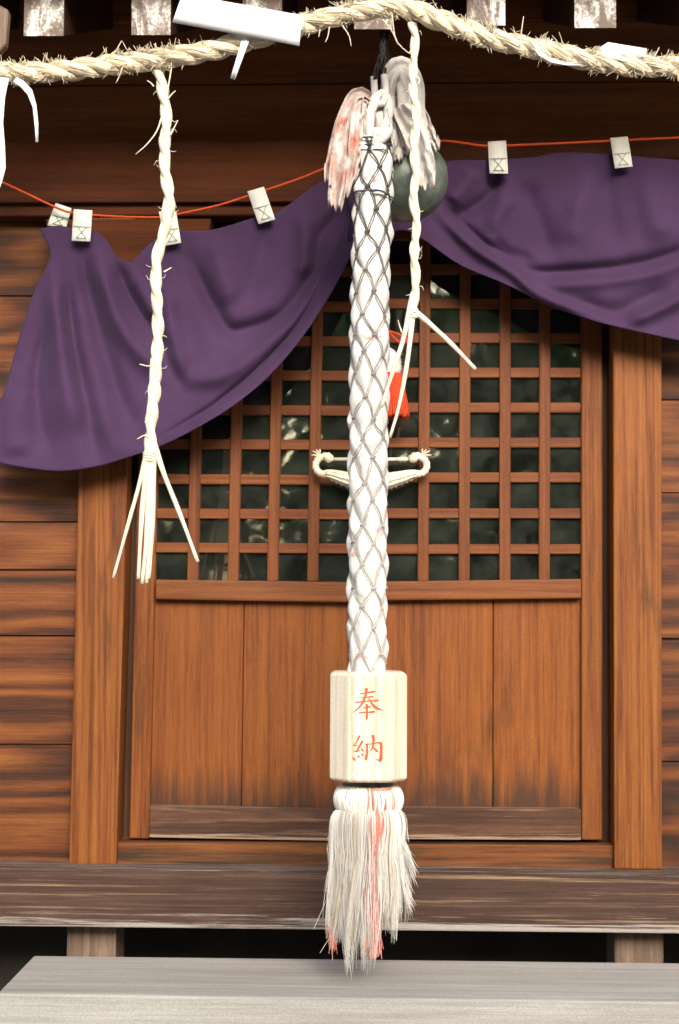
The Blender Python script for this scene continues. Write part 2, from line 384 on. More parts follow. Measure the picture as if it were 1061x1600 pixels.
HEX = [(0, 1, 2, 3), (7, 6, 5, 4), (4, 5, 1, 0), (5, 6, 2, 1), (6, 7, 3, 2), (7, 4, 0, 3)]


def hexa(name, front, depth, mat, parent, bev=0.003, dz=0.0, seg=1):
    """front: 4 world corners (tl, tr, br, bl), pushed back by depth along +Y (rising by dz)"""
    back = [q + Vector((0, depth, dz)) for q in front]
    o = mesh_obj(name, list(front) + back, [tuple(reversed(f)) for f in HEX], mat, parent)
    if bev: bevel_me(o, bev, seg)
    else:
        bm = bmesh.new(); bm.from_mesh(o.data); bmesh.ops.recalc_face_normals(bm, faces=bm.faces[:]); bm.to_mesh(o.data); bm.free()
    return o


def slab(name, c4, Y, depth, mat, parent, bev=0.003, seg=1):
    return hexa(name, [P(x, y, Y) for x, y in c4], depth, mat, parent, bev, 0.0, seg)


def wbox(name, x0, x1, y0, y1, z0, z1, mat, parent, bev=0.003, seg=1):
    f = [Vector((x0, y0, z1)), Vector((x1, y0, z1)), Vector((x1, y0, z0)), Vector((x0, y0, z0))]
    return hexa(name, f, y1 - y0, mat, parent, bev, 0.0, seg)


def catmull(pts, n):
    p = np.asarray(pts, dtype=float)
    seg = np.linalg.norm(np.diff(p[:, :2], axis=0), axis=1); s = np.concatenate([[0], np.cumsum(seg)])
    P0 = np.vstack([2 * p[0] - p[1], p, 2 * p[-1] - p[-2]])
    out = []
    for t in np.linspace(0, s[-1], n):
        i = min(np.searchsorted(s, t, 'right') - 1, len(p) - 2)
        u = (t - s[i]) / max(1e-9, s[i + 1] - s[i])
        a, b, c, d = P0[i], P0[i + 1], P0[i + 2], P0[i + 3]
        out.append(0.5 * ((2 * b) + (-a + c) * u + (2 * a - 5 * b + 4 * c - d) * u * u + (-a + 3 * b - 3 * c + d) * u ** 3))
    return np.array(out)


class MB:
    """collects pieces of one part"""
    def __init__(self): self.v = []; self.f = []; self.uv = []; self.mi = []; self.n = 0

    def add(self, v, f, uv=None, mi=0):
        v = np.asarray(v, dtype=float)
        self.v.append(v); self.f += [tuple(k + self.n for k in q) for q in f]
        self.uv.append(np.zeros((len(v), 2)) if uv is None else np.asarray(uv)); self.mi += [mi] * len(f)
        self.n += len(v)

    def tube(self, pts, rad, sides=6, mi=0, uoff=0.0, cap=True):
        pts = np.asarray([tuple(q) for q in pts], dtype=float); n = len(pts)
        rad = np.full(n, rad) if np.isscalar(rad) else np.asarray(rad, dtype=float)
        tan = np.gradient(pts, axis=0); tan /= np.linalg.norm(tan, axis=1)[:, None] + 1e-12
        a = np.array([0, 0, 1.0]) if abs(tan[0][2]) < 0.8 else np.array([0, -1.0, 0])
        nrm = np.cross(tan[0], a); nrm /= np.linalg.norm(nrm)
        ang = np.linspace(0, 2 * PI, sides, endpoint=False)
        v = np.empty((n, sides, 3)); s = 0; uv = np.empty((n, sides, 2))
        for i in range(n):
            nrm = nrm - tan[i] * nrm.dot(tan[i]); nrm /= np.linalg.norm(nrm) + 1e-12
            bn = np.cross(tan[i], nrm)
            v[i] = pts[i] + rad[i] * (np.cos(ang)[:, None] * nrm + np.sin(ang)[:, None] * bn)
            if i: s += np.linalg.norm(pts[i] - pts[i - 1])
            uv[i, :, 0] = s + uoff; uv[i, :, 1] = np.abs(ang / PI - 1.0)
        f = [(i * sides + j, i * sides + (j + 1) % sides, (i + 1) * sides + (j + 1) % sides, (i + 1) * sides + j)
             for i in range(n - 1) for j in range(sides)]
        if cap: f += [tuple(range(sides))[::-1], tuple((n - 1) * sides + k for k in range(sides))]
        self.add(v.reshape(-1, 3), f, uv.reshape(-1, 2), mi)

    def blob(self, c, r, rings=5, seg=8, squash=(1, 1, 1), lump=0.0, mi=0):
        v = []; f = []
        for i in range(rings + 1):
            th = PI * i / rings
            for j in range(seg):
                ph = 2 * PI * j / seg
                k = 1 + lump * (random.random() - 0.5) * 2
                v.append((c[0] + r * k * squash[0] * math.sin(th) * math.cos(ph), c[1] + r * k * squash[1] * math.sin(th) * math.sin(ph),
                          c[2] + r * k * squash[2] * math.cos(th)))
        for i in range(rings):
            for j in range(seg):
                f.append((i * seg + j, (i + 1) * seg + j, (i + 1) * seg + (j + 1) % seg, i * seg + (j + 1) % seg))
        self.add(v, f, None, mi)

    def build(self, name, mats, parent=None, smooth=True, origin=None):
        return mesh_obj(name, np.vstack(self.v), self.f, mats, parent, smooth, np.vstack(self.uv), self.mi, origin)


def lerp(a, b, t): return a + (b - a) * t


# ================================================================== THE SETTING
g = mesh_obj('ground', np.array([(-400, -400, 0), (400, -400, 0), (400, 400, 0), (-400, 400, 0)], float), [(0, 1, 2, 3)], M['ground'])
tag(g, 'pale gravel ground of the shrine yard', None, None, 'structure')

# wood behind the camera: what the door glass mirrors
wv = MB()
trunks = []
for k in range(13):
    tx = -11 + k * 1.85 + rng.normal(0, 0.5); ty = -13.5 - abs(rng.normal(0, 2.2)); th = 5.0 + rng.random() * 1.6
    wv.tube([(tx, ty, 0), (tx + 0.1, ty, th * 0.5), (tx + rng.normal(0, 0.3), ty, th * 0.9)], [0.2, 0.14, 0.04], 7, 0)
    trunks.append((tx, ty, th))
lv = []; lf = []
cnt = 0
for tx, ty, th in trunks:
    for c in range(26):
        u = rng.random()
        rr = 1.7 * (1 - 0.55 * u); a = rng.random() * 2 * PI
        cx = tx + math.cos(a) * rr * rng.random(); cy = ty + math.sin(a) * rr * rng.random(); cz = 0.7 + u * (th - 0.9)
        nl = 150
        pos = rng.normal(0, 1, (nl, 3)) * np.array([0.42, 0.42, 0.30]) + np.array([cx, cy, cz])
        d1 = rng.normal(0, 1, (nl, 3)); d1 /= np.linalg.norm(d1, axis=1)[:, None]
        d2 = np.cross(d1, rng.normal(0, 1, (nl, 3))); d2 /= np.linalg.norm(d2, axis=1)[:, None]
        ln = 0.09 + 0.06 * rng.random((nl, 1))
        lv.append(np.stack([pos - d1 * ln, pos - d2 * ln * 0.45, pos + d1 * ln, pos + d2 * ln * 0.45], 1).reshape(-1, 3))
        cnt += nl
nl = 50000                                  # the thicket further back
pos = np.stack([rng.uniform(-15, 15, nl), rng.uniform(-19, -16.8, nl), rng.uniform(0, 1, nl) * 7.7], 1)
pos[:, 0] += 0.5 * np.sin(pos[:, 0] * 5.1) + 0.35 * np.sin(pos[:, 2] * 4.3 + pos[:, 0])
pos[:, 2] *= 0.95 + 0.05 * np.sin(pos[:, 0] * 1.3)
d1 = rng.normal(0, 1, (nl, 3)); d1 /= np.linalg.norm(d1, axis=1)[:, None]
d2 = np.cross(d1, rng.normal(0, 1, (nl, 3))); d2 /= np.linalg.norm(d2, axis=1)[:, None]
ln = 0.15 + 0.10 * rng.random((nl, 1))
lv.append(np.stack([pos - d1 * ln, pos - d2 * ln * 0.55, pos + d1 * ln, pos + d2 * ln * 0.55], 1).reshape(-1, 3)); cnt += nl
LV = np.vstack(lv); LV[:, 2] = np.maximum(LV[:, 2], 0.05)
wv.add(LV, [(4 * i, 4 * i + 1, 4 * i + 2, 4 * i + 3) for i in range(cnt)], None, 1)
wood_o = wv.build('woodland', [M['bark'], M['leaf']], None, False)
tag(wood_o, 'green leafy wood across the yard mirrored in the lattice glass', None, None, 'stuff')

# ================================================================== THE HALL
SILL_T = (P(145, 1351, 0).z + P(997, 1358, 0).z) / 2
SILL_B = (P(0, 1448.5, -0.08).z + P(1061, 1458, -0.08).z) / 2
hall = empty('shrine_hall', (0, 0.3, 0), None, 'brown cedar shrine hall with latticed double door, posts and white ended rafters', 'building')

wbox('sill', -3.4, 3.2, -0.08, 0.30, SILL_B, SILL_T, M['sill'], hall, 0.006, 2)
# posts
slab('post', [(135, 250), (213, 250), (181.5, 1351.3), (107.5, 1351)], 0.0, 0.15, M['post'], hall, 0.005, 2)
slab('post', [(957, 250), (1034, 250), (1034.5, 1358.8), (960, 1358)], 0.0, 0.15, M['post'], hall, 0.005, 2)
# lintel and the smoke-dark boards above it
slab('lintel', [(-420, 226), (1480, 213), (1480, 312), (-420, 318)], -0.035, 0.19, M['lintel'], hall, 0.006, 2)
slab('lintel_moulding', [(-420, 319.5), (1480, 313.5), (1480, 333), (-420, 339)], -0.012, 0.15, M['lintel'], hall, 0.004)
slab('added_shade_block', [(70, 342), (330, 341), (318, 424), (92, 425)], -0.020, 0.12, M['lintel'], hall, 0.006, 2)  # added dark block, stands in for the shade in the curtain's dip
slab('added_shade_block', [(880, 336), (1110, 335), (1098, 420), (896, 421)], -0.020, 0.12, M['lintel'], hall, 0.006, 2)  # its added twin on the right, hidden behind the curtain
up = empty('upper_wall', (0, 0.06, 2.4), hall)
ys = [228, 132, 36, -70, -190, -330]
for k in range(5):
    a, b = ys[k], ys[k + 1]
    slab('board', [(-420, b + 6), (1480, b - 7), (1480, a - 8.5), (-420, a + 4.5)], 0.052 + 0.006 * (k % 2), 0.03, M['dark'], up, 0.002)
wbox('backing', -3.4, 3.2, 0.09, 0.12, 2.75, 4.0, M['dark'], up, 0)

# side walls of wide figured boards
seams_l = [322, 462, 640, 815, 890, 993, 1163, 1350]
wl_e = empty('wall', (-1.2, 0.06, SILL_T), hall)
for k in range(len(seams_l) - 1):
    a, b = seams_l[k], seams_l[k + 1]
    for (x0, x1) in ((-260, 128),):
        dy = 0.0
        slab('board', [(x0, a + 0.8), (x1, a + 1.6), (x1 - 6, b - 0.3), (x0, b - 1.1)], 0.050 + 0.005 * ((k * 7) % 3), 0.025, M['board'], wl_e, 0.0012)
wr_e = empty('wall', (1.1, 0.06, SILL_T), hall)
seams_r = [300, 470, 625, 770, 998, 1190, 1357]
for k in range(len(seams_r) - 1):
    a, b = seams_r[k], seams_r[k + 1]
    slab('board', [(1020, a + 0.8), (1400, a + 2.0), (1400, b + 0.4), (1020, b - 0.8)], 0.050 + 0.005 * ((k * 5) % 3), 0.025, M['board'], wr_e, 0.0012)
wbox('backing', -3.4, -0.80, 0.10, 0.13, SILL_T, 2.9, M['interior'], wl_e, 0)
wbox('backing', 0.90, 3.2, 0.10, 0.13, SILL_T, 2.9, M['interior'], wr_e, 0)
# jambs beside the door, threshold under it
slab('jamb', [(196, 300), (225, 300), (208, 1318), (176, 1318)], 0.112, 0.05, M['jamb'], hall, 0.002)
slab('jamb', [(930, 300), (965, 300), (967, 1318), (932, 1318)], 0.112, 0.05, M['jamb'], hall, 0.002)
slab('threshold', [(183.5, 1316.5), (958.3, 1321), (959.3, 1356.5), (182.5, 1351.5)], 0.022, 0.16, M['threshold'], hall, 0.004, 2)

# dark room behind the glass and the space under the floor
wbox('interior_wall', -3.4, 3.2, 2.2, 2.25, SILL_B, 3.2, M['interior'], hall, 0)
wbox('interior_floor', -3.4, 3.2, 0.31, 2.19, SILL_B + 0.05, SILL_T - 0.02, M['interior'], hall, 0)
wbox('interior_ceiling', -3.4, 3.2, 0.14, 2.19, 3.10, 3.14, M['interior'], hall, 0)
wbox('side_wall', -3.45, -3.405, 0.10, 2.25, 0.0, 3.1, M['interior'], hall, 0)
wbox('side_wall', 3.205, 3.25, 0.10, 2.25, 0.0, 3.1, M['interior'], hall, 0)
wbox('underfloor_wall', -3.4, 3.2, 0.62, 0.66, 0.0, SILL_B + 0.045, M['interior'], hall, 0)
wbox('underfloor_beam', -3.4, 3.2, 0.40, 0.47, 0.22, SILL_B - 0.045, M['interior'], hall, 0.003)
for (x0, x1) in ((104, 181), (960, 1037)):
    xa = P(x0, 1475, 0.02).x; xb = P(x1, 1475, 0.02).x
    wbox('floor_post', xa, xb, 0.02, 0.17, 0.0, SILL_B - 0.003, M['stump'], hall, 0.006, 2)

# ---- the two door leaves
YV, YH, YG = 0.060, 0.067, 0.079


def door_leaf(cols_x, cols_s, rows, row_x0, row_s, outer, inner, panels, rail, low, base):
    """cols: upright centres at y=905 and their lean; rows: crossbar centres at x=row_x0"""
    d = empty('door', base, hall)
    for c4 in (outer, inner):
        slab('stile', c4, 0.055, 0.04, M['stile'], d, 0.003)
    slab('rail', rail, 0.040, 0.052, M['rail'], d, 0.006, 2)
    slab('bottom_rail', low, 0.049, 0.044, M['rail_low'], d, 0.005, 2)
    ytop = 345
    for c4 in panels:
        slab('panel', c4, 0.074, 0.014, M['panel'], d, 0.002)
    jx = [0] + [random.gauss(0, 0.7) for _ in cols_x[1:-1]] + [0]; jr = [random.gauss(0, 0.7) for _ in rows]
    X = lambda i, y: jx[i] + cols_x[i] + cols_s[i] * (y - 905)
    Yr = lambda j, x: jr[j] + rows[j] + row_s * (x - row_x0)
    n = len(cols_x)
    for i in range(1, n - 1):
        h = 8.6
        slab('muntin', [(X(i, ytop) - h, ytop), (X(i, ytop) + h, ytop), (X(i, 908) + h, 908), (X(i, 908) - h, 908)], YV, 0.020, M['muntin_v'], d, 0.002)
    xl, xr = cols_x[0], cols_x[-1]
    for j in range(len(rows)):
        h = 7.8
        slab('muntin', [(xl, Yr(j, xl) - h), (xr, Yr(j, xr) - h), (xr, Yr(j, xr) + h), (xl, Yr(j, xl) + h)], YH, 0.0205, M['muntin_h'], d, 0.002)
    allr = [908 - 2.0] + list(rows)
    for i in range(n - 1):
        for j in range(len(rows)):
            yb = 910 if j == 0 else Yr(j - 1, (X(i, 700) + X(i + 1, 700)) / 2)
            yt = Yr(j, (X(i, 700) + X(i + 1, 700)) / 2)
            c4 = [(X(i, yt), yt), (X(i + 1, yt), yt), (X(i + 1, yb), yb), (X(i, yb), yb)]
            v = [P(x, y, YG) for x, y in c4]
            tx, tz = random.gauss(0, 0.0022), random.gauss(0, 0.0022)
            c = sum(v, Vector()) / 4
            for q in v: q.y += (q.x - c.x) * tx * 2 + (q.z - c.z) * tz * 2
            o = hexa('pane', v, 0.003, M['glass'], d, 0)
    return d


rowsL = [857, 803, 748.5, 694, 640, 586, 532, 478, 424, 370]
rowsR = [857, 803, 746.5, 691, 636, 581.5, 527.5, 474, 420, 366]
door_leaf([243, 301, 363.5, 426, 488.5, 551], [-.021, -.021, -.021, -.019, -.018, -.015], rowsL, 400, 0.006,
          [(224, 330), (254, 330), (233, 1311), (202, 1310)], [(553, 330), (575.2, 330), (573.4, 1314), (543, 1313.5)],
          [[(240, 930), (381.0, 932), (376.5, 1266), (234, 1262)], [(382.0, 932), (548, 935), (548, 1269), (377.3, 1266)]],
          [(242.5, 905.5), (552, 909.5), (552, 941.5), (242.5, 936.5)],
          [(233.5, 1259), (543, 1265), (543, 1314.8), (232.8, 1308.8)], P(212, 1310, 0.07))
door_leaf([598, 661, 725.5, 788, 851.5, 908], [-.010, -.008, -.004, -.002, -.0022, 0], rowsR, 790, 0.0,
          [(909, 330), (941.5, 330), (941, 1313), (908.5, 1312.5)], [(576.4, 330), (598, 330), (606, 1313), (574.4, 1313.5)],
          [[(602, 934), (770.0, 932), (769.6, 1265), (602, 1265)], [(771.2, 932), (911, 932), (911, 1266), (770.8, 1265)]],
          [(598.5, 908.5), (908.6, 904.5), (908.6, 935), (598.5, 938.5)],
          [(604.5, 1261.5), (908.2, 1264), (908.2, 1313), (604.5, 1311.5)], P(940, 1312, 0.07))

# ---- eaves: rafters with white ends, deck boards over them
RY = -0.62
SL = math.tan(math.radians(24))
raf = [(-309, -246, 58), (-136, -73, 58), (37, 100, 57.5), (205, 267, 56), (379, 441, 33), (553, 613, 47), (729, 790, 41), (897, 963, 45), (1070, 1133, 44), (1243, 1306, 44)]
zt = P(530, -52, RY).z
for x0, x1, yb in raf:
    a = P(x0, yb, RY); b = P(x1, yb, RY)
    tl = Vector((a.x, RY, zt)); tr = Vector((b.x, RY, zt))
    r = hexa('rafter', [tl, tr, b, a], 1.05, M['dark_y'], hall, 0.003, 1.05 * SL)
    hexa('painted_end', [tl + Vector((0.001, -0.004, -0.001)), tr + Vector((-0.001, -0.004, -0.001)), b + Vector((-0.001, -0.004, 0.001)), a + Vector((0.001, -0.004, 0.001))],
         0.0035, M['paint'], r, 0)
deck = empty('roof', (0, -0.4, zt + 0.2), hall)
for k in range(7):
    y0 = -0.73 + k * 0.24
    z0 = zt + (y0 - RY) * SL + 0.002
    hexa('deck_board', [Vector((-3.6, y0, z0 + 0.025)), Vector((3.4, y0, z0 + 0.025)), Vector((3.4, y0, z0)), Vector((-3.6, y0, z0))], 0.236, M['dark'], deck, 0.002, 0.236 * SL)
# weathered tail of the corner bracket at the left edge
slab('bracket_tail', [(-70, -30), (13, 15), (8.5, 70), (-70, 150)], -0.71, 0.03, M['stump'], hall, 0.004)

# ================================================================== THE STEP
STEP_Y0, STEP_Y1 = -0.32, -0.70
zs = (P(60, 1492.5, STEP_Y0).z + P(1061, 1505, STEP_Y0).z) / 2
xs = P(53, 1492.5, STEP_Y0).x
step = empty('wooden_step', (0.1, -0.5, 0), None, 'silver grey plank step in front of the sill', 'step')
wbox('tread', xs, 1.6, STEP_Y1, STEP_Y0, zs - 0.17, zs, M['step'], step, 0.006, 2)
for x in (xs + 0.12, 0.25, 1.35):
    wbox('support_block', x, x + 0.16, STEP_Y1 + 0.05, STEP_Y0 - 0.03, 0.0, zs - 0.171, M['stump'], step, 0.005)

# ================================================================== CURTAIN
YC = -0.105


def coons(T, B, Lf, Rt, nu, nv):
    T = catmull(T, nu); B = catmull(B, nu); Lf = catmull(Lf, nv); Rt = catmull(Rt, nv)
    u = np.linspace(0, 1, nu)[None, :, None]; v = np.linspace(0, 1, nv)[:, None, None]
    S = (1 - v) * T[None] + v * B[None] + (1 - u) * Lf[:, None] + u * Rt[:, None] \
        - ((1 - u) * (1 - v) * T[0] + u * (1 - v) * T[-1] + (1 - u) * v * B[0] + u * v * B[-1])
    return S


def ridge_disp(S, ridges):
    D = np.zeros(S.shape[:2])
    for pts, amp, wid in ridges:
        q = catmull(pts, 240)
        d2 = ((S[:, :, None, :] - q[None, None]) ** 2).sum(-1)
        k = d2.argmin(-1); d = np.sqrt(d2.min(-1))
        e = np.clip(np.minimum(k, 239 - k) / 55.0, 0, 1); e = 0.15 + 0.85 * e * e * (3 - 2 * e)
        if isinstance(wid, tuple): ww = wid[0] + (wid[1] - wid[0]) * k / 239
        else: ww = wid
        D += 1.5 * amp * np.exp(-(d / (1.22 * ww)) ** 2 / 1.0) * e
    return D


def drape(name, parent, S, ridges, hem_pow=0.0, phase=0.0):
    nv, nu, _ = S.shape
    D = ridge_disp(S, ridges)
    vv = np.linspace(0, 1, nv)[:, None]; uu = np.linspace(0, 1, nu)[None]
    v = np.empty((nv, nu, 3))
    for i in range(nv):
        for j in range(nu):
            n = mnoise.noise(Vector((S[i, j, 0] * 0.012 + phase, S[i, j, 1] * 0.008, 0.3)))
            n2 = mnoise.noise(Vector((S[i, j, 0] * 0.035 + phase, S[i, j, 1] * 0.025, 4.3)))
            Y = YC - D[i, j] - 0.012 * n - 0.0025 * n2 - hem_pow * vv[i, 0] ** 2
            v[i, j] = P(S[i, j, 0], S[i, j, 1], Y)
    f = [(i * nu + j, i * nu + j + 1, (i + 1) * nu + j + 1, (i + 1) * nu + j) for i in range(nv - 1) for j in range(nu - 1)]
    o = mesh_obj(name, v.reshape(-1, 3), f, M['purple'], parent, True)
    md = o.modifiers.new('thickness', 'SOLIDIFY'); md.thickness = 0.0016; md.offset = -1
    return o


curtain = empty('shrine_curtain', P(576, 300, YC), None, 'purple cloth curtain swagged up at the middle behind the bell rope', 'curtain')
TL = [(62, 358), (92, 353), (128, 360), (150, 362), (168, 378), (184, 402), (205, 409), (222, 392), (246, 372), (280, 361), (320, 361), (360, 352), (398, 340), (430, 333), (462, 312), (490, 290), (515, 282), (556, 300)]
BLs = [(-30, 712), (0, 723), (40, 731), (95, 736), (150, 729), (205, 713), (260, 693), (320, 662), (370, 630), (420, 588), (470, 530), (510, 470), (535, 425), (560, 378)]
LL = [(62, 358), (78, 400), (52, 460), (28, 535), (4, 620), (-30, 712)]
RL = [(556, 300), (559, 338), (560, 378)]
SL_ = coons(TL, BLs, LL, RL, 190, 120)
ridL = [
    ([(80, 420), (88, 480), (95, 530), (108, 630), (120, 690)], 0.030, (9, 22)),
    ([(76, 500), (58, 584), (62, 660), (82, 716)], -0.016, (8, 14)),
    ([(104, 430), (113, 528), (130, 613), (156, 726)], -0.024, (8, 13)),
    ([(124, 380), (147, 485), (184, 613), (222, 700)], -0.020, (9, 16)),
    ([(150, 395), (184, 500), (230, 562), (262, 588)], 0.026, (9, 15)),
    ([(178, 405), (209, 471), (237, 514), (258, 540)], -0.020, 9),
    ([(205, 425), (226, 462), (246, 500)], 0.012, 10),
    ([(262, 440), (266, 500), (276, 548), (292, 590)], 0.020, (10, 13)),
    ([(250, 520), (268, 575), (290, 612)], -0.010, 9),
    ([(285, 380), (302, 415), (330, 470), (354, 512), (380, 516), (440, 494), (484, 442), (526, 362)], -0.026, (10, 13)),
    ([(330, 372), (345, 420), (366, 480)], 0.015, 14),
    ([(276, 560), (300, 590), (356, 582), (414, 540), (484, 462), (522, 395)], 0.020, (13, 11)),
    ([(420, 360), (400, 420), (384, 480)], -0.008, 14),
    ([(470, 330), (478, 391), (468, 440)], 0.016, 11),
    ([(545, 318), (500, 370), (486, 420)], -0.016, 10),
    ([(240, 690), (300, 655), (340, 629), (404, 574), (468, 503), (520, 408), (552, 345)], -0.014, 4.5),
    ([(252, 706), (312, 668), (362, 634), (414, 590), (474, 520), (530, 425), (556, 370)], 0.020, 9),
    ([(150, 640), (180, 690), (240, 700)], 0.010, 18),
    ([(30, 600), (20, 660), (30, 720)], 0.014, 20),
]
drape('left_drape', curtain, SL_, ridL, 0.03)
TR = [(590, 300), (640, 268), (700, 252), (763, 250), (830, 246), (878, 239), (957, 241), (1010, 246), (1061, 251), (1130, 262)]
BR = [(592, 380), (625, 360), (656, 371), (719, 414), (787, 443), (854, 475), (910, 496), (969, 512), (1061, 532), (1130, 545)]
LR = [(590, 300), (591, 340), (592, 380)]
RR = [(1130, 262), (1150, 400), (1130, 545)]
SR_ = coons(TR, BR, LR, RR, 190, 110)
ridR = [
    ([(672, 318), (700, 348), (743, 388), (799, 424), (850, 464), (969, 506)], 0.022, (8, 7)),
    ([(690, 316), (724, 352), (764, 386), (812, 414)], -0.014, 7),
    ([(790, 412), (840, 426), (878, 426), (977, 418), (1061, 397), (1120, 370)], -0.024, (8, 12)),
    ([(826, 440), (900, 442), (997, 430), (1061, 408), (1130, 380)], 0.016, 10),
    ([(969, 506), (1015, 488), (1061, 466), (1130, 430)], 0.030, 10),
    ([(880, 468), (960, 488), (1010, 468), (1061, 444)], -0.020, 13),
    ([(776, 262), (768, 300), (735, 328), (704, 340)], -0.020, (8, 10)),
    ([(745, 262), (725, 290), (700, 318)], 0.018, 12),
    ([(800, 300), (775, 345), (770, 390)], 0.016, (12, 14)),
    ([(812, 276), (835, 330), (865, 410)], -0.012, 14),
    ([(935, 262), (905, 320), (890, 390)], 0.012, (12, 20)),
    ([(950, 262), (950, 330), (970, 400)], -0.010, 16),
    ([(1010, 262), (1020, 330), (1045, 380)], 0.014, 18),
    ([(760, 350), (790, 390), (840, 412)], -0.010, 9),
]
drape('right_drape', curtain, SR_, ridR, 0.02, 9.1)
# gathered tie between the two drapes, behind the rope
tb = MB()
for k in range(7):
    x = 548 + k * 9
    tb.tube([P(x, 296, YC - 0.01), P(556 + k * 5, 335, YC - 0.03 - 0.008 * (k % 2)), P(x, 380, YC - 0.01)], [0.016, 0.013, 0.014], 8)
tb.build('gathered_middle', M['purple'], curtain)
# tabs with crossed stitching
tabs = [[(86, 320), (111, 328), (103, 356), (74, 352)], [(115, 331), (144, 333), (141, 377), (112, 376)], [(249, 335), (276, 335), (283, 379), (258, 384)],
        [(388, 303.5), (414, 296), (430, 342.5), (404, 350)], [(762.5, 225.5), (791, 224), (794, 271), (765, 271)], [(954, 219.5), (981.5, 217), (988.5, 260), (961, 263)]]
for k, (tl, tr, br, bl) in enumerate(tabs):
    yf = YC - 0.030 if k else YC + 0.004
    # a webbing loop: up the front, over the string, down the back
    prof = []
    for t in np.linspace(0, 1, 7): prof.append((1 - t, yf - 0.006 + 0.003 * math.sin(t * 3.0)))
    for a in np.linspace(0, PI, 6)[1:]: prof.append((-0.10 * math.sin(a), yf - 0.006 + 0.010 * (1 - math.cos(a))))
    for t in np.linspace(0, 1, 5)[1:]: prof.append((t * 0.8, yf + 0.014))
    v = []; f = []
    for s, Y in prof:
        for u in (0, 0.5, 1):
            x = lerp(lerp(tl[0], tr[0], u), lerp(bl[0], br[0], u), s); y = lerp(lerp(tl[1], tr[1], u), lerp(bl[1], br[1], u), s)
            v.append(P(x, y, Y))
    for i in range(len(prof) - 1):
        for j in range(2): f.append((i * 3 + j, i * 3 + j + 1, i * 3 + j + 4, i * 3 + j + 3))
    tab = mesh_obj('hanging_tab', v, f, M['tab'], curtain, True)
    md = tab.modifiers.new('thickness', 'SOLIDIFY'); md.thickness = 0.0016
    st = MB()
    q = lambda s, u: P(lerp(lerp(tl[0], tr[0], u), lerp(bl[0], br[0], u), s), lerp(lerp(tl[1], tr[1], u), lerp(bl[1], br[1], u), s), yf - 0.0085 + 0.003 * math.sin((1 - s) * 3.0))
    for a, b in (((.50, .06), (.50, .95)), ((.52, .28), (.90, .76)), ((.52, .74), (.90, .24)), ((.90, .22), (.90, .78))):
        st.tube([q(*a), q((a[0] + b[0]) / 2, (a[1] + b[1]) / 2), q(*b)], 0.0009, 4)
    st.build('stitching', M['stitch'], tab)

sp = catmull([(-70, 250), (-20, 274), (15, 290), (92, 326), (113, 332), (145, 336), (200, 339), (250, 339.5), (276, 335), (340, 321), (400, 302), (460, 282), (500, 266), (560, 241), (620, 224),
              (690, 220), (728, 224), (762, 228), (850, 225), (955, 220), (1061, 215), (1140, 211)], 160)
sb = MB(); sb.tube([P(x, y, YC - 0.028) for x, y in sp], 0.0036, 7)
s_o = sb.build('hanging_string', M['orange'])
tag(s_o, 'thin orange string stretched under the lintel carrying the purple curtain', 'string')

# ================================================================== BELL
BY = -0.43
bc = P(634, 281, BY); br_ = 67 * mpp(BY)
bell = empty('shrine_bell', bc, None, 'round green bronze bell hanging behind the white rope', 'bell')
bv = []; bf = []
nr, ns = 40, 48
for i in range(nr + 1):
    th = PI * i / nr
    for j in range(ns):
        ph = 2 * PI * j / ns
        r = br_ * (1 + 0.0)
        # raised double rib round the middle, slit lips at the bottom
        zc = math.cos(th)
        rib = 0.018 * math.exp(-((zc - 0.06) / 0.035) ** 2) + 0.018 * math.exp(-((zc + 0.10) / 0.035) ** 2)
        x = r * (1 + rib) * math.sin(th) * math.cos(ph); y = r * (1 + rib) * math.sin(th) * math.sin(ph); z = r * zc
        if zc < -0.25 and abs(y) < 0.10 * r: z += 0.12 * r * (1 - abs(y) / (0.10 * r))
        bv.append(Vector((x, y, z)))
rot = Matrix.Rotation(math.radians(-22), 3, 'Y') @ Matrix.Rotation(math.radians(14), 3, 'X')
for i in range(nr):
    for j in range(ns):
        bf.append((i * ns + j, (i + 1) * ns + j, (i + 1) * ns + (j + 1) % ns, i * ns + (j + 1) % ns))
mesh_obj('body', [bc + rot @ q for q in bv], bf, M['bell'], bell, True)
lb = MB()
top = bc + rot @ Vector((0, 0, br_))
lb.tube([top + rot @ Vector((0.022 * math.cos(a), 0, 0.012 + 0.022 * math.sin(a))) for a in np.linspace(-0.5, PI + 0.5, 14)], 0.006, 8)
lb.build('loop', M['bell'], bell)
hb = MB(); hp = [top + Vector((0, 0, 0.03)), top + Vector((-0.01, 0.0, 0.15)), Vector((top.x - 0.02, BY, zt + 0.02))]
for k in range(3):
    o3 = [Vector((0.006 * math.cos(2.1 * k + 9 * t), 0.006 * math.sin(2.1 * k + 9 * t), 0)) for t in np.linspace(0, 1, 30)]
    c3 = catmull([tuple(q) for q in hp], 30)
    hb.tube([Vector(c3[i]) + o3[i] for i in range(30)], 0.005, 6)
hb.build('hanger', M['blackcord'], bell)

# ================================================================== BELL ROPE
RYp = -0.58
rope = empty('bell_rope', P(574, 1240, RYp), None, 'thick white bell rope in a knotted net with inscribed wooden block and tassel', 'bell rope')
axis_px = [(590, 205), (588, 222), (583, 300), (580, 400), (577.5, 500), (576.5, 600), (576, 700), (575, 800), (574.5, 900), (574, 1000), (574, 1062)]
NS = 520
ax = catmull(axis_px, NS)
axw = np.array([tuple(P(x, y, RYp)) for x, y in ax])
SLEN = np.concatenate([[0], np.cumsum(np.linalg.norm(np.diff(axw, axis=0), axis=1))])
R0 = 27.2 * mpp(RYp)
HPITCH = 66 * mpp(RYp)
NC = 5


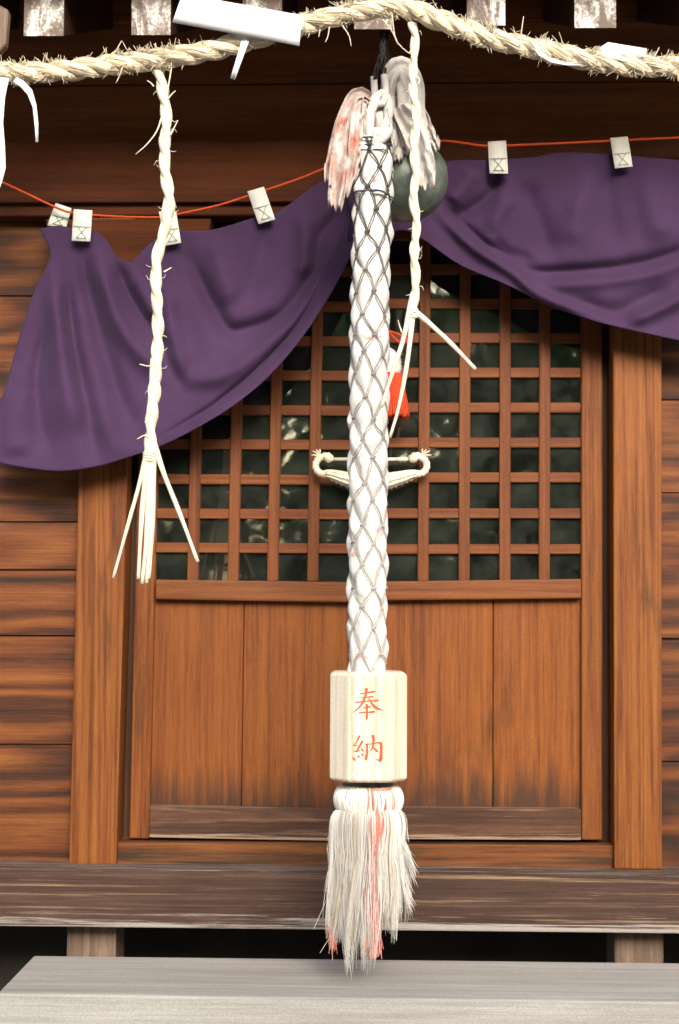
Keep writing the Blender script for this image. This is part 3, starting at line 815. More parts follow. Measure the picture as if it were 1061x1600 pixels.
def warp(th, s):
    """unevenness of the hand-tied net"""
    a = mnoise.noise(Vector((math.cos(th) * 1.1, math.sin(th) * 1.1, s * 9.0)))
    b = mnoise.noise(Vector((math.cos(th) * 1.1 + 7, math.sin(th) * 1.1, s * 9.0)))
    return th + 0.20 * a, s + 0.016 * b


def rope_r(th, s):
    """radius of the padded core: pinched where the net runs"""
    a = NC * th / (2 * PI); b = s / HPITCH
    k = abs(math.sin(PI * (a + b)) * math.sin(PI * (a - b)))
    n = mnoise.noise(Vector((math.cos(th) * 1.5, math.sin(th) * 1.5, s * 16)))
    end = min(1.0, 0.55 + s / 0.06)
    return R0 * (0.93 + 0.29 * k ** 0.6 + 0.10 * n + 0.05 * mnoise.noise(Vector((math.cos(th) * 4, math.sin(th) * 4, s * 38)))) * end


def axis_at(s):
    i = np.searchsorted(SLEN, s) - 1; i = int(min(max(i, 0), NS - 2))
    u = (s - SLEN[i]) / (SLEN[i + 1] - SLEN[i])
    return Vector(axw[i] + (axw[i + 1] - axw[i]) * u)


NT = 72
cv = []; cf = []
for i in range(NS):
    for j in range(NT):
        th = 2 * PI * j / NT
        tw, sw = warp(th, SLEN[i])
        r = rope_r(th, SLEN[i])
        c = axis_at(sw)
        cv.append(c + Vector((r * math.cos(tw), r * math.sin(tw), 0)))
for i in range(NS - 1):
    for j in range(NT):
        cf.append((i * NT + j, (i + 1) * NT + j, (i + 1) * NT + (j + 1) % NT, i * NT + (j + 1) % NT))
mesh_obj('padded_core', cv, cf, M['core'], rope, True)
nb = MB()
TOT = SLEN[-1]
cr = 0.0015
for sgn in (1, -1):
    for k in range(NC):
        for off in (-1, 1):
            pts = []
            for s in np.linspace(0.028, TOT - 0.005, 330):
                a = k + sgn * s / HPITCH
                th = 2 * PI * a / NC
                # doubled cords part between knots and meet at them
                kn = abs(math.sin(PI * 2 * s / HPITCH)) ** 0.8
                th += off * (0.030 + 0.045 * kn)
                tw, sw = warp(th, s)
                r = rope_r(th, s) + 0.0016
                c = axis_at(sw)
                pts.append(c + Vector((r * math.cos(tw), r * math.sin(tw), 0)))
            nb.tube(pts, cr, 5)
nrow = int(TOT / HPITCH * 2)
for q in range(1, nrow + 1):
    s = q * HPITCH / 2
    if s > TOT - 0.01 or s < 0.03: continue
    for k in range(NC):
        a = k + (0.5 if q % 2 else 0.0)
        th = 2 * PI * a / NC
        tw, sw = warp(th, s)
        r = rope_r(th, s) + 0.003; c = axis_at(sw)
        ctr = c + Vector((r * math.cos(tw), r * math.sin(tw), 0))
        tg = Vector((-math.sin(tw), math.cos(tw), 0)); nrm = Vector((math.cos(tw), math.sin(tw), 0))
        nb.tube([ctr + tg * 0.007 * math.cos(t) + Vector((0, 0, 0.0045 * math.sin(t))) + nrm * 0.0012 * math.cos(2 * t) for t in np.linspace(0, 2 * PI, 9)], cr * 1.05, 5, cap=False)
        nb.tube([ctr + tg * 0.006 * t + nrm * (0.0035 - 0.002 * t * t) + Vector((0, 0, 0.003 * t)) for t in (-1.2, -.5, 0, .5, 1.2)], cr * 1.1, 5)
        if random.random() < 0.6:
            nb.tube([ctr + nrm * 0.003, ctr + nrm * 0.006 + tg * random.uniform(-.008, .008) - Vector((0, 0, 0.009))], [cr * .8, cr * .5], 4)
for sy, n in ((0.034, 3), (0.062, 1), (0.178, 2)):
    for q in range(n):
        pts = []
        for t in np.linspace(0, 2 * PI, 44):
            r = rope_r(t, sy) + 0.003
            c = axis_at(sy + 0.005 * q + 0.006 * math.sin(t + q + sy * 40))
            pts.append(c + Vector((r * math.cos(t), r * math.sin(t), 0)))
        nb.tube(pts, cr * 1.15, 5, cap=False)
nb.build('net', M['net'], rope, True, P(574, 760, RYp))

# head of the rope: white knot, two cords up into a black hanger
kb = MB()
q0 = [P(584, 236, RYp - 0.01), P(577, 208, RYp - 0.03), P(579, 175, RYp - 0.03), P(590, 150, RYp - 0.02), P(604, 152, RYp - 0.015), P(607, 178, RYp - 0.02), P(600, 200, RYp - 0.035), P(586, 214, RYp - 0.04), P(592, 236, RYp - 0.02)]
kb.tube(catmull([tuple(q) for q in q0], 60), 0.0125 + 0.0018 * np.sin(np.linspace(0, 50, 60)), 10)
kb.tube(catmull([tuple(P(x, y, Y)) for x, y, Y in ((598, 230, RYp), (606, 205, RYp - 0.01), (600, 175, RYp), (588, 165, RYp + 0.01), (584, 120, RYp + 0.005))], 40), 0.0095, 9)
kb.tube(catmull([tuple(P(x, y, Y)) for x, y, Y in ((576, 190, RYp - 0.03), (586, 165, RYp - 0.035), (599, 160, RYp - 0.03), (603, 140, RYp - 0.01), (600, 118, RYp))], 40), 0.0095, 9)
kb.tube(catmull([tuple(P(x, y, Y)) for x, y, Y in ((585, 228, RYp - 0.04), (598, 216, RYp - 0.045), (607, 204, RYp - 0.035), (602, 190, RYp - 0.03))], 30), 0.013, 9)
kb.blob(P(591, 188, RYp), 0.024, 8, 12, (1, 1, 1.6), 0.05)
kb.build('knot', M['wcord'], rope)
hb = MB()
for k in range(4):
    for (xa, ya) in ((584, 124), (600, 122)):
        pts = []
        for t in np.linspace(0, 1, 26):
            x = lerp(xa, 598, min(1, t * 2.2)) + 3.2 * math.sin(9 * t + 1.6 * k + xa); y = lerp(ya, 30, t)
            pts.append(P(x, y, RYp + 0.006 * math.cos(9 * t + 1.6 * k)))
        hb.tube(pts, 0.0034 - 0.0008 * (k % 2), 5)
for k in range(26):
    t = random.random(); x = 598 + random.uniform(-6, 6); y = lerp(120, 45, t)
    hb.tube([P(x, y, RYp), P(x + random.uniform(-8, 8), y + random.uniform(-14, 14), RYp - 0.01)], 0.0007, 3)
hb.build('hanger_cord', M['blackcord'], rope)


def ribbon(parent, name, pts, width, mat, seed, crease=0.10, fray=True):
    """a crumpled strip of cloth along pts = [(px, py, Y)], width in px per point"""
    n, mcount = 46, 15
    c = catmull(pts, n)
    wd = np.interp(np.linspace(0, 1, n), np.linspace(0, 1, len(width)), width)
    v = []
    for i in range(n):
        t = c[min(i + 1, n - 1)][:2] - c[max(i - 1, 0)][:2]; t = t / (np.linalg.norm(t) + 1e-9)
        nx, ny = -t[1], t[0]
        for j in range(mcount):
            u = j / (mcount - 1) - 0.5
            dr = 2.2 * mnoise.noise(Vector((i * 0.05, seed * 2.3, 0.7)))
            z = mnoise.noise(Vector((u * 3.2 + seed * 3.1 + 0.4 * dr, i * 0.07, seed * 1.7)))
            z2 = math.sin(u * (5.0 + 1.6 * math.sin(seed)) * (1 + 0.25 * dr) + seed * 2 + dr)
            w_ = wd[i] * (1 + 0.16 * mnoise.noise(Vector((i * 0.13, seed, 5.0 + round(u)))))
            px = c[i][0] + nx * u * w_; py = c[i][1] + ny * u * w_
            if i > n - 7 and fray: py += 15 * mnoise.noise(Vector((u * 9, seed, 2.0)))
            Y = c[i][2] - (0.024 * z + 0.009 * z2 + 0.010 * mnoise.noise(Vector((u * 6 + seed, i * 0.24, seed * 0.7)))) + 0.02 * u * math.sin(seed)
            v.append(P(px, py, Y))
    f = [(i * mcount + j, i * mcount + j + 1, (i + 1) * mcount + j + 1, (i + 1) * mcount + j) for i in range(n - 1) for j in range(mcount - 1)]
    o = mesh_obj(name, v, f, mat, parent, True)
    md = o.modifiers.new('thickness', 'SOLIDIFY'); md.thickness = 0.0015
    return o


for pts, wd, mt, sd_ in (
    ([(584, 215, -0.565), (574, 168, -0.565), (562, 152, -0.570), (548, 178, -0.590), (538, 222, -0.600), (530, 270, -0.600), (523, 324, -0.590)], [12, 30, 34, 36, 34, 28, 19], 'rag_pink', 1.3),
    ([(582, 218, -0.550), (566, 176, -0.550), (552, 170, -0.555), (538, 205, -0.560), (527, 245, -0.565), (514, 284, -0.560)], [12, 26, 34, 38, 32, 16], 'rag_pink', 2.9),
    ([(586, 214, -0.585), (577, 172, -0.590), (567, 160, -0.600), (560, 190, -0.615), (555, 235, -0.620), (549, 270, -0.615), (542, 306, -0.610)], [10, 16, 22, 26, 24, 15, 8], 'rag_pink', 4.1),
    ([(571, 150, -0.610), (568, 185, -0.622), (563, 215, -0.625), (560, 238, -0.615)], [6, 8, 8, 5], 'rag_white', 5.6),
    ([(598, 205, -0.565), (604, 160, -0.565), (612, 118, -0.570), (628, 108, -0.570), (640, 135, -0.575), (643, 185, -0.580), (648, 232, -0.580)], [12, 22, 30, 40, 44, 48, 40], 'rag_white', 6.7),
    ([(624, 165, -0.590), (638, 190, -0.600), (652, 218, -0.605), (663, 255, -0.605), (669, 292, -0.595)], [26, 36, 36, 32, 24], 'rag_white', 8.2),
    ([(615, 150, -0.555), (618, 195, -0.560), (616, 225, -0.565), (622, 248, -0.560)], [20, 30, 28, 32], 'rag_white', 9.4),
    ([(644, 150, -0.550), (658, 180, -0.550), (670, 205, -0.550), (684, 232, -0.545)], [14, 20, 18, 8], 'rag_white', 11.8),
    ([(606, 165, -0.600), (609, 195, -0.610), (613, 220, -0.610), (616, 245, -0.600)], [8, 11, 10, 6], 'rag_white', 13.1)):
    ribbon(rope, 'cloth_strip', pts, wd, M[mt], sd_)

# the eight-sided wooden block with its carved, painted inscription
S_ = mpp(RYp)
bt, bb = P(575, 1049, RYp).z, P(575, 1216, RYp).z
bx = P(575, 1130, RYp).x
ro = math.radians(2.0)
KS = S_ / 0.0014716
oct_ = [(KS * x, KS * y) for x, y in [(-.0463, -.0865), (.0463, -.0865), (.0865, -.0440), (.0865, .0440), (.0463, .0865), (-.0463, .0865), (-.0865, .0440), (-.0865, -.0440)]]


def octring(k, z): return [Vector((bx + k * (x * math.cos(ro) - y * math.sin(ro)), RYp + k * (x * math.sin(ro) + y * math.cos(ro)), z)) for x, y in oct_]


bev = 0.007
rings = octring(0.90, bt) + octring(1.0, bt - bev) + octring(1.0, bb + bev) + octring(0.93, bb)
bf = [tuple(range(8))[::-1], tuple(24 + k for k in range(8))]
for i in range(3):
    for j in range(8): bf.append((i * 8 + j, i * 8 + (j + 1) % 8, (i + 1) * 8 + (j + 1) % 8, (i + 1) * 8 + j))
blk = mesh_obj('wooden_block', rings, bf, M['box'], rope)
bm = bmesh.new(); bm.from_mesh(blk.data); bmesh.ops.recalc_face_normals(bm, faces=bm.faces[:])
bmesh.ops.bevel(bm, geom=bm.edges[:], offset=0.0014, segments=2, affect='EDGES'); bm.to_mesh(blk.data); bm.free()

YF = RYp - 0.0865 * KS
ch1 = [[(235, 255, 14), (300, 248, 17), (370, 235, 21), (440, 224, 27), (492, 214, 22)], [(245, 326, 13), (355, 310, 13), (420, 304, 21), (466, 299, 20)],
       [(165, 395, 17), (220, 392, 18), (350, 378, 13), (470, 370, 24), (548, 364, 30)],
       [(348, 160, 52), (346, 195, 46), (338, 260, 34), (310, 350, 33), (255, 448, 28), (190, 515, 19), (122, 566, 5)],
       [(382, 325, 12), (430, 402, 27), (478, 462, 38), (520, 494, 40), (628, 532, 4)], [(298, 490, 14), (360, 480, 17), (420, 470, 24)],
       [(222, 574, 20), (290, 566, 16), (400, 560, 18), (488, 552, 32)], [(350, 428, 44), (358, 470, 33), (358, 570, 29), (356, 640, 32), (348, 690, 14)]]
ch2 = [[(228, 950, 42), (215, 990, 32), (185, 1055, 24), (135, 1120, 14)], [(132, 1118, 18), (170, 1118, 15), (205, 1112, 22)],
       [(285, 1042, 34), (262, 1075, 34), (215, 1160, 28), (165, 1216, 15)], [(136, 1218, 18), (190, 1212, 17), (236, 1200, 14)], [(255, 1160, 10), (280, 1190, 24), (300, 1214, 12)],
       [(118, 1312, 13), (142, 1340, 30), (164, 1370, 14)], [(198, 1283, 12), (218, 1300, 27), (236, 1314, 12)], [(260, 1256, 12), (280, 1270, 25), (298, 1286, 10)],
       [(348, 1086, 42), (358, 1130, 32), (360, 1240, 34), (348, 1300, 42), (338, 1358, 36)], [(350, 1098, 12), (420, 1090, 10), (480, 1082, 12), (545, 1066, 20), (580, 1078, 34)],
       [(575, 1070, 40), (594, 1100, 44), (592, 1250, 46), (588, 1340, 54), (580, 1390, 18)], [(596, 1370, 26), (550, 1360, 18), (505, 1342, 3)],
       [(452, 942, 48), (464, 990, 40), (462, 1080, 34), (445, 1160, 24), (395, 1238, 4)], [(462, 1140, 8), (500, 1185, 25), (522, 1205, 28), (546, 1222, 8)]]
for nm, strokes in (('carved_character', ch1), ('carved_character', ch2)):
    mbb = MB()
    for si, st in enumerate(strokes):
        arr = catmull(st, 22)
        yo = YF - 0.0008 - 0.00012 * si
        v = []; f = []
        for i in range(22):
            t = arr[min(i + 1, 21)][:2] - arr[max(i - 1, 0)][:2]; t /= np.linalg.norm(t) + 1e-9
            wv_ = max(2.0, arr[i][2]) * 0.5 * (1 + 0.10 * math.sin(i * 2.1 + si))
            for sg in (-1, 1):
                x = 540 + (arr[i][0] - t[1] * sg * wv_) / 10.667; y = 1060 + (arr[i][1] + t[0] * sg * wv_) / 10.667
                q = P(x, y, yo); q.y += (q.x - bx) * math.tan(ro)
                v.append(q)
        f = [(2 * i, 2 * i + 1, 2 * i + 3, 2 * i + 2) for i in range(21)]
        mbb.add([tuple(q) for q in v], f)
    o = mbb.build(nm, M['redpaint'], blk, False)
    md = o.modifiers.new('thickness', 'SOLIDIFY'); md.thickness = 0.0006; md.offset = 1

# binding band: loops of strand
TX, TYc = 575.5, RYp
bz0, bz1 = P(575, 1227, RYp).z, P(575, 1270, RYp).z
tcx = P(576, 1250, RYp).x
bd = MB()
rb = 49 * S_
for k in range(170):
    a = 2 * PI * k / 170 + random.uniform(-0.01, 0.01)
    u = math.cos(a)
    front = math.sin(a) < 0.2
    red = front and -0.06 < u < 0.80 and random.random() < (0.50 if u < 0.55 else 0.25)
    pts = []
    jr = 1 + random.uniform(-0.02, 0.02)
    for t in np.linspace(0, 1, 9):
        b_ = math.sin(PI * t)
        r = (rb * (0.80 + 0.27 * b_ ** 0.45)) * jr
        aa = a + 0.03 * math.sin(3 * t + k)
        pts.append(Vector((tcx + r * math.cos(aa), TYc + r * math.sin(aa), lerp(bz0, bz1, t))))
    bd.tube(pts, 0.0030, 4, 1 if red else 0, k * 0.37)
bd.build('binding_band', [M['hair'], M['redhair']], rope)
rg = MB()
rg.tube([Vector((tcx + rb * 0.90 * math.cos(a), TYc + rb * 0.90 * math.sin(a), bz1 + 0.002 + 0.002 * math.sin(a * 7))) for a in np.linspace(-0.45 * PI - 0.1, -0.22 * PI, 12)], 0.0042, 6)
rg.tube([Vector((tcx + rb * 0.93 * math.cos(a), TYc + rb * 0.93 * math.sin(a), bz0 - 0.003)) for a in np.linspace(-0.48 * PI, -0.24 * PI, 10)], 0.0036, 6)
rg.build('red_tie', M['redhair'], rope)

# tassel of hemp strands
ue = [-1.0, -0.85, -0.6, -0.3, 0.0, 0.15, 0.3, 0.42, 0.6, 0.8, 1.0]
ex = [519, 525, 537, 551, 566, 573, 582, 598, 612, 630, 640]
ey = [1410, 1450, 1462, 1474, 1486, 1496, 1474, 1440, 1436, 1404, 1382]


def strand_ends(u):
    x_e = np.interp(u, ue, ex) + random.gauss(0, 5 + 4 * abs(u)); y_e = np.interp(u, ue, ey) + random.gauss(-12, 18)
    if random.random() < 0.15: y_e -= random.random() * 80
    return x_e, y_e, random.uniform(-1, 1) * 5, random.uniform(-1, 1) * 3


def strand(u, v, base):
    """u, v in the unit disc: v < 0 is the side towards the viewer"""
    x_e = base[0] + random.gauss(0, 3.2); y_e = base[1] + random.gauss(0, 9)
    Y0 = TYc + 45 * S_ * v
    X0 = 576 + 47 * u; r1x = 576 + 60 * u; Yb = TYc + 60 * S_ * v
    Ye = TYc + 62 * S_ * v + random.gauss(0, 0.006)
    wav = base[2] + random.gauss(0, 1.0)
    pts = [(X0, 1262, Y0), (lerp(X0, r1x, 0.75), 1274, lerp(Y0, Yb, 0.8)), (r1x, 1294, Yb), (lerp(r1x, x_e, 0.18) - (3 if u > 0.3 else 0), lerp(1294, y_e, 0.3), lerp(Yb, Ye, .3)),
           (lerp(r1x, x_e, 0.42 if u > 0.3 else 0.55) + wav, lerp(1294, y_e, 0.62), lerp(Yb, Ye, .6)), (lerp(r1x, x_e, 0.72 if u > 0.3 else 0.85) + wav * .6, lerp(1294, y_e, 0.85), Ye), (x_e, y_e, Ye)]
    return [P(*q) for q in catmull(pts, 15)]


hw, hr = MB(), MB()
NCL = 190
for c in range(NCL):
    a = random.random() * 2 * PI; rr = math.sqrt(0.25 + 0.75 * random.random())
    cu, cv_ = rr * math.cos(a), rr * math.sin(a)
    base = strand_ends(cu)
    for k in range(20):
        u = cu + random.gauss(0, 0.06); v = cv_ + random.gauss(0, 0.06)
        d = math.hypot(u, v)
        if d > 1.03: u, v = u / d * 1.03, v / d * 1.03
        rad = np.interp(np.linspace(0, 1, 15), [0, .3, .85, 1], [1.25, 1.2, .85, .35]) * 0.00070 * random.uniform(0.7, 1.25)
        hw.tube(strand(u, v, base), rad, 3, 0, c * 1.9 + random.random() * 0.5, cap=False)
# red strands sit on the front
for k in range(150):
    u = random.uniform(0.0, 0.66); v = -math.sqrt(max(0, 1 - u * u)) * random.uniform(0.86, 1.0)
    drop = random.random()
    yb = 1300 + 60 * drop ** 1.5 if u > 0.15 else 1480 - 130 * drop
    xe = lerp(576 + 62 * u, 578, 0.5 * (yb - 1290) / 60) if u > 0.15 else 580 + random.gauss(0, 7)
    pts = [(576 + 47 * u, 1264, TYc + 46 * S_ * v), (576 + 58 * u, 1276, TYc + 57 * S_ * v), (576 + 60 * u, 1296, TYc + 62 * S_ * v),
           (lerp(576 + 60 * u, xe, .6), lerp(1296, yb, .55), TYc + 63 * S_ * v), (xe, yb, TYc + 64 * S_ * v)]
    hr.tube([P(*q) for q in catmull(pts, 12)], 0.0007, 3, 0, random.random() * 9, cap=False)
for k in range(60):
    x = 521 + random.gauss(0, 3); y0 = 1350 + random.random() * 40
    hr.tube([P(x - 1, y0, TYc - 0.02), P(x, y0 + 50, TYc - 0.025), P(x + random.gauss(0, 3), y0 + 75 + random.random() * 40, TYc - 0.03)], 0.0009, 3, 0, random.random() * 9, cap=False)
for k in range(40):
    x = 584 + random.gauss(0, 5)
    hr.tube([P(x - 4, 1370 + random.random() * 40, TYc - 0.088), P(x, 1440, TYc - 0.090), P(x + random.gauss(4, 4), 1478 + random.random() * 22, TYc - 0.09)], 0.0009, 3, 0, random.random() * 9, cap=False)
# flyaway threads
for k in range(7):
    u = random.choice((-1, 1)); x = 576 + 57 * u
    y = random.uniform(1282, 1330)
    hw.tube([P(x, y, TYc), P(x + u * random.uniform(3, 10), y + random.uniform(-8, 12), TYc - 0.01), P(x + u * random.uniform(2, 8), y + random.uniform(18, 46), TYc - 0.01)], 0.0006, 3, cap=False)
for pts in ([(520, 1370), (512, 1400), (502, 1425), (490, 1452)], [(522, 1455), (512, 1470), (500, 1489)], [(516, 1350), (510, 1390), (513, 1425)]):
    hw.tube([P(x, y, TYc - 0.03) for x, y in catmull(pts, 10)], 0.0007, 3, cap=False)
tag(hw.build('tassel_strands', M['hair'], rope), None, None, None, 'stuff')
tag(hr.build('red_tassel_strands', M['redhair'], rope), 'red stained strands of the white tassel', None, None, 'stuff')
cb = MB()
cb.tube([P(576, 1262, TYc), P(576, 1285, TYc), P(576, 1340, TYc), P(574, 1420, TYc)], [36 * S_, 44 * S_, 40 * S_, 20 * S_], 18)
cb.build('tassel_heart', M['hair'], rope)

# ================================================================== STRAW ROPE ACROSS THE TOP
SY = -0.77
sh = catmull([(-120, 108), (-40, 112), (0, 113), (60, 113), (120, 108), (200, 98), (260, 90), (320, 80), (380, 66), (440, 46), (500, 32), (550, 20), (600, 12), (640, 14), (690, 33), (760, 58), (820, 72), (880, 86), (940, 97), (1000, 103), (1061, 104), (1140, 102), (1200, 98)], 420)
shp = np.array([tuple(P(x, y, SY)) for x, y in sh])
sl_ = np.concatenate([[0], np.cumsum(np.linalg.norm(np.diff(shp, axis=0), axis=1))])
shim = empty('straw_rope', P(590, 14, SY), None, 'thick twisted straw rope strung across the top under the rafters', 'straw rope')
tanv = np.gradient(shp, axis=0); tanv /= np.linalg.norm(tanv, axis=1)[:, None]
px_m = mpp(SY)
PITCH_M = 120 * px_m
for k in range(3):
    pts = []
    rad = []
    for i in range(len(shp)):
        t = Vector(tanv[i]); a = Vector((0, -1, 0)); b_ = t.cross(a).normalized(); a = b_.cross(t).normalized()
        ph = 2 * PI * (sl_[i] / PITCH_M) + 2 * PI * k / 3 + 0.5 * mnoise.noise(Vector((sl_[i] * 4, 0, 0)))
        wv_ = 1 + 0.10 * mnoise.noise(Vector((sl_[i] * 9, k * 5.0, 1)))
        pts.append(Vector(shp[i]) + (a * math.cos(ph) + b_ * math.sin(ph)) * 7.4 * px_m * wv_)
        rad.append(9.4 * px_m * (1 + 0.16 * mnoise.noise(Vector((sl_[i] * 14, k * 3.0, 7)))))
    tb = MB(); tb.tube(pts, np.array(rad), 14, 0, k * 3.3)
    # loose straws lying along the strand's surface
    n = len(pts)
    for q in range(420):
        i0 = random.randrange(0, n - 16); ph0 = random.random() * 2 * PI; tw = random.uniform(-0.5, 0.5)
        seg = []
        for i in range(i0, i0 + 12, 2):
            t = Vector(tanv[i]); a = Vector((0, -1, 0)); b_ = t.cross(a).normalized(); a = b_.cross(t).normalized()
            ph = ph0 + tw * (i - i0) / 12
            rr = rad[i] * (1.01 + 0.05 * math.sin((i - i0) / 12 * PI))
            seg.append(pts[i] + (a * math.cos(ph) + b_ * math.sin(ph)) * rr)
        tb.tube(seg, 0.0011, 4, 0, random.random() * 10)
    tb.build('twisted_strand', M['straw'], shim)
wb = MB()
clumps = [30, 90, 190, 235, 258, 470, 545, 610, 730, 770, 860, 930, 1000, 1045]
for k in range(1100):
    if random.random() < 0.62: x = random.choice(clumps) + random.gauss(0, 11)
    else: x = random.uniform(-20, 1080)
    i = int(np.argmin(np.abs(sh[:, 0] - x)))
    t = Vector(tanv[i]); b_ = Vector((0, 0, 1)); 
    sg = random.choice((1, -1)); ph = random.uniform(-1.2, 1.2)
    out = (b_ * sg * math.cos(ph) + Vector((0, -1, 0)) * abs(math.sin(ph)))
    base = Vector(shp[i]) + out * 13.5 * px_m
    ln = random.uniform(3, 15) * px_m * (1.5 if random.random() < 0.12 else 1.0)
    dirv = (out * random.uniform(0.5, 1.1) + t * random.uniform(-1.4, 1.4)).normalized()
    mid = base + dirv * ln * 0.5 + Vector((0, 0, random.uniform(-.002, .002)))
    wb.tube([base - dirv * 0.006, mid, base + dirv * ln + Vector((0, 0, random.uniform(-.005, .003)))], [0.0013, 0.0011, 0.0006], 4, 0, random.random() * 10)
for pts in ([(612, 20), (618, 60), (632, 78), (648, 88)], [(597, 30), (612, 48), (622, 70)], [(535, 40), (545, 55), (549, 72)], [(515, 42), (512, 58), (508, 66)], [(500, 46), (498, 58)], [(160, 96), (180, 80), (190, 64)], [(192, 104), (186, 120), (181, 130)],
            [(812, 72), (815, 48), (818, 26)], [(1020, 92), (1026, 82), (1030, 74)], [(770, 66), (772, 50), (765, 40)]):
    c = catmull(pts, 8); wb.tube([P(x, y, SY - 0.02) for x, y in c], np.linspace(0.0022, 0.0012, 8), 5, 0, random.random() * 10)
tag(wb.build('stray_straws', M['straw'], shim), None, None, None, 'stuff')


def straw_cord(label, pts, Y, rad_px, amp_px, pitch_px, ends, wisps, knot):
    o = empty('straw_pendant', P(pts[0][0], pts[0][1], Y), None, label, 'straw pendant', 'straw cords hanging from the straw rope')
    n = 260
    c = catmull(pts, n)
    s = np.concatenate([[0], np.cumsum(np.linalg.norm(np.diff(c, axis=0), axis=1))])
    mp = mpp(Y)
    for k in range(2):
        p3 = []; rr = []
        for i in range(n):
            ph = 2 * PI * s[i] / pitch_px + PI * k + 0.7 * mnoise.noise(Vector((s[i] * 0.02, 3.0, rad_px)))
            nz = 1 + 0.22 * mnoise.noise(Vector((s[i] * 0.05, k * 4.0, rad_px)))
            p3.append(P(c[i][0] + amp_px * math.cos(ph), c[i][1], Y + amp_px * mp * math.sin(ph)))
            rr.append(rad_px * mp * nz)
        mb = MB(); mb.tube(p3, np.array(rr), 10, 0, k * 2.1)
        for q in range(60):
            i0 = random.randrange(0, n - 14); ph0 = random.random() * 2 * PI
            mb.tube([p3[i] + Vector((math.cos(ph0), math.sin(ph0), 0)) * rr[i] * 1.03 for i in range(i0, i0 + 13, 3)], 0.0008, 4, 0, random.random() * 9)
        mb.build('twisted_strand', M['straw_pale'], o)
    for e, r0, r1 in ends:
        mb = MB(); ce = catmull(e, 18)
        mb.tube([P(x, y, Y - 0.004) for x, y in ce], np.linspace(r0, r1, 18) * mp * (1 + 0.08 * np.sin(np.linspace(0, 14, 18))), 8, 0, random.random() * 7)
        mb.build('loose_straw', M['straw_pale'], o)
    mb = MB()
    for e in wisps:
        ce = catmull(e, 10); mb.tube([P(x, y, Y - 0.01) for x, y in ce], np.linspace(1.5, 0.7, 10) * mp, 5, 0, random.random() * 7)
    for q in range(16):
        i = random.randrange(6, n - 6); sg = random.choice((-1, 1)); L_ = random.uniform(3, 9)
        x = c[i][0] + sg * rad_px * 1.4; y = c[i][1]
        mb.tube([P(x - sg * 3, y, Y), P(x + sg * L_ * .5, y + random.uniform(-5, 5), Y - 0.004), P(x + sg * L_, y + random.uniform(-8, 8), Y - 0.004)], [0.001, 0.0008, 0.0005], 4)
    tag(mb.build('stray_straws', M['straw_pale'], o), None, None, None, 'stuff')
    mb = MB()
    kx, ky, kw = knot
    for q in range(4):
        mb.tube([P(kx + kw * math.cos(a), ky + 3.2 * q + 1.5 * math.sin(a + q), Y + kw * mp * math.sin(a)) for a in np.linspace(0, 2 * PI, 20)], 2.2 * mp, 6, 0, q)
    mb.build('tied_knot', M['straw_pale'], o)
    return o


straw_cord('long pale straw cord hanging over the left half of the purple curtain', [(247, 104), (253, 135), (260, 180), (258, 225), (258, 265), (264, 310), (259, 350), (246, 400), (244, 450), (247, 500), (246, 550), (243, 600), (237, 650), (234, 700)],
           SY + 0.01, 6.6, 3.1, 74,
           [([(232, 690), (228, 740), (222, 800), (216, 905)], 5.5, 2.6), ([(235, 690), (233, 760), (228, 850), (222, 912)], 5.5, 2.8), ([(238, 690), (238, 760), (234, 850), (229, 911)], 5.0, 2.8),
            ([(240, 690), (240, 760), (238, 830), (233, 904)], 4.6, 2.4), ([(231, 700), (218, 755), (200, 820), (177, 903)], 4.0, 2.2), ([(240, 690), (256, 740), (280, 800), (309, 878)], 4.6, 2.8),
            ([(240, 560), (236, 620), (232, 660), (236, 705)], 5.0, 4.0)],
           [[(252, 185), (245, 205), (230, 225), (212, 241)], [(268, 105), (264, 130), (261, 150)], [(262, 155), (268, 148), (274, 142)], [(240, 135), (236, 130), (230, 126)], [(266, 212), (272, 200), (278, 188)],
            [(246, 566), (234, 572), (218, 569)], [(246, 590), (234, 600), (232, 615), (238, 628)], [(236, 690), (228, 680), (214, 686)], [(256, 425), (268, 418)], [(232, 655), (226, 660)]],
           (234, 708, 9))
straw_cord('shorter pale straw cord hanging right beside the netted bell rope', [(644, 36), (649, 60), (646, 100), (645, 140), (651, 180), (647, 230), (650, 270), (646, 310), (651, 350), (647, 400), (650, 440), (645, 488)],
           SY + 0.01, 5.2, 2.5, 72,
           [([(643, 470), (630, 530), (614, 580), (596, 636)], 4.6, 2.6), ([(645, 470), (642, 520), (634, 580), (622, 640), (609, 684)], 5.0, 2.2), ([(648, 486), (676, 510), (708, 540), (743, 577)], 4.6, 2.8)],
           [[(650, 60), (640, 82), (632, 78)], [(650, 118), (656, 125), (652, 132)], [(628, 520), (624, 508), (622, 500)]],
           (645, 484, 7))

# ================================================================== PAPER STREAMERS


def paper(label, pts_rows, mat='paper', curl=0.0, thick=0.0005):
    """rows of (xl, yl, xr, yr, Y) down the sheet"""
    v = []; n = 9
    for (xl, yl, xr, yr, Y) in pts_rows:
        for j in range(n):
            u = j / (n - 1)
            v.append(P(lerp(xl, xr, u), lerp(yl, yr, u), Y - curl * math.sin(PI * u) + 0.006 * mnoise.noise(Vector((u * 3.2, yl * 0.05, xl * 0.01)))))
    m_ = len(pts_rows)
    f = [(i * n + j, i * n + j + 1, (i + 1) * n + j + 1, (i + 1) * n + j) for i in range(m_ - 1) for j in range(n - 1)]
    o = mesh_obj('paper_streamer', v, f, M[mat], None, True)
    md = o.modifiers.new('thickness', 'SOLIDIFY'); md.thickness = thick
    tag(o, label, 'paper streamer', 'white papers tucked in the straw rope')
    return o


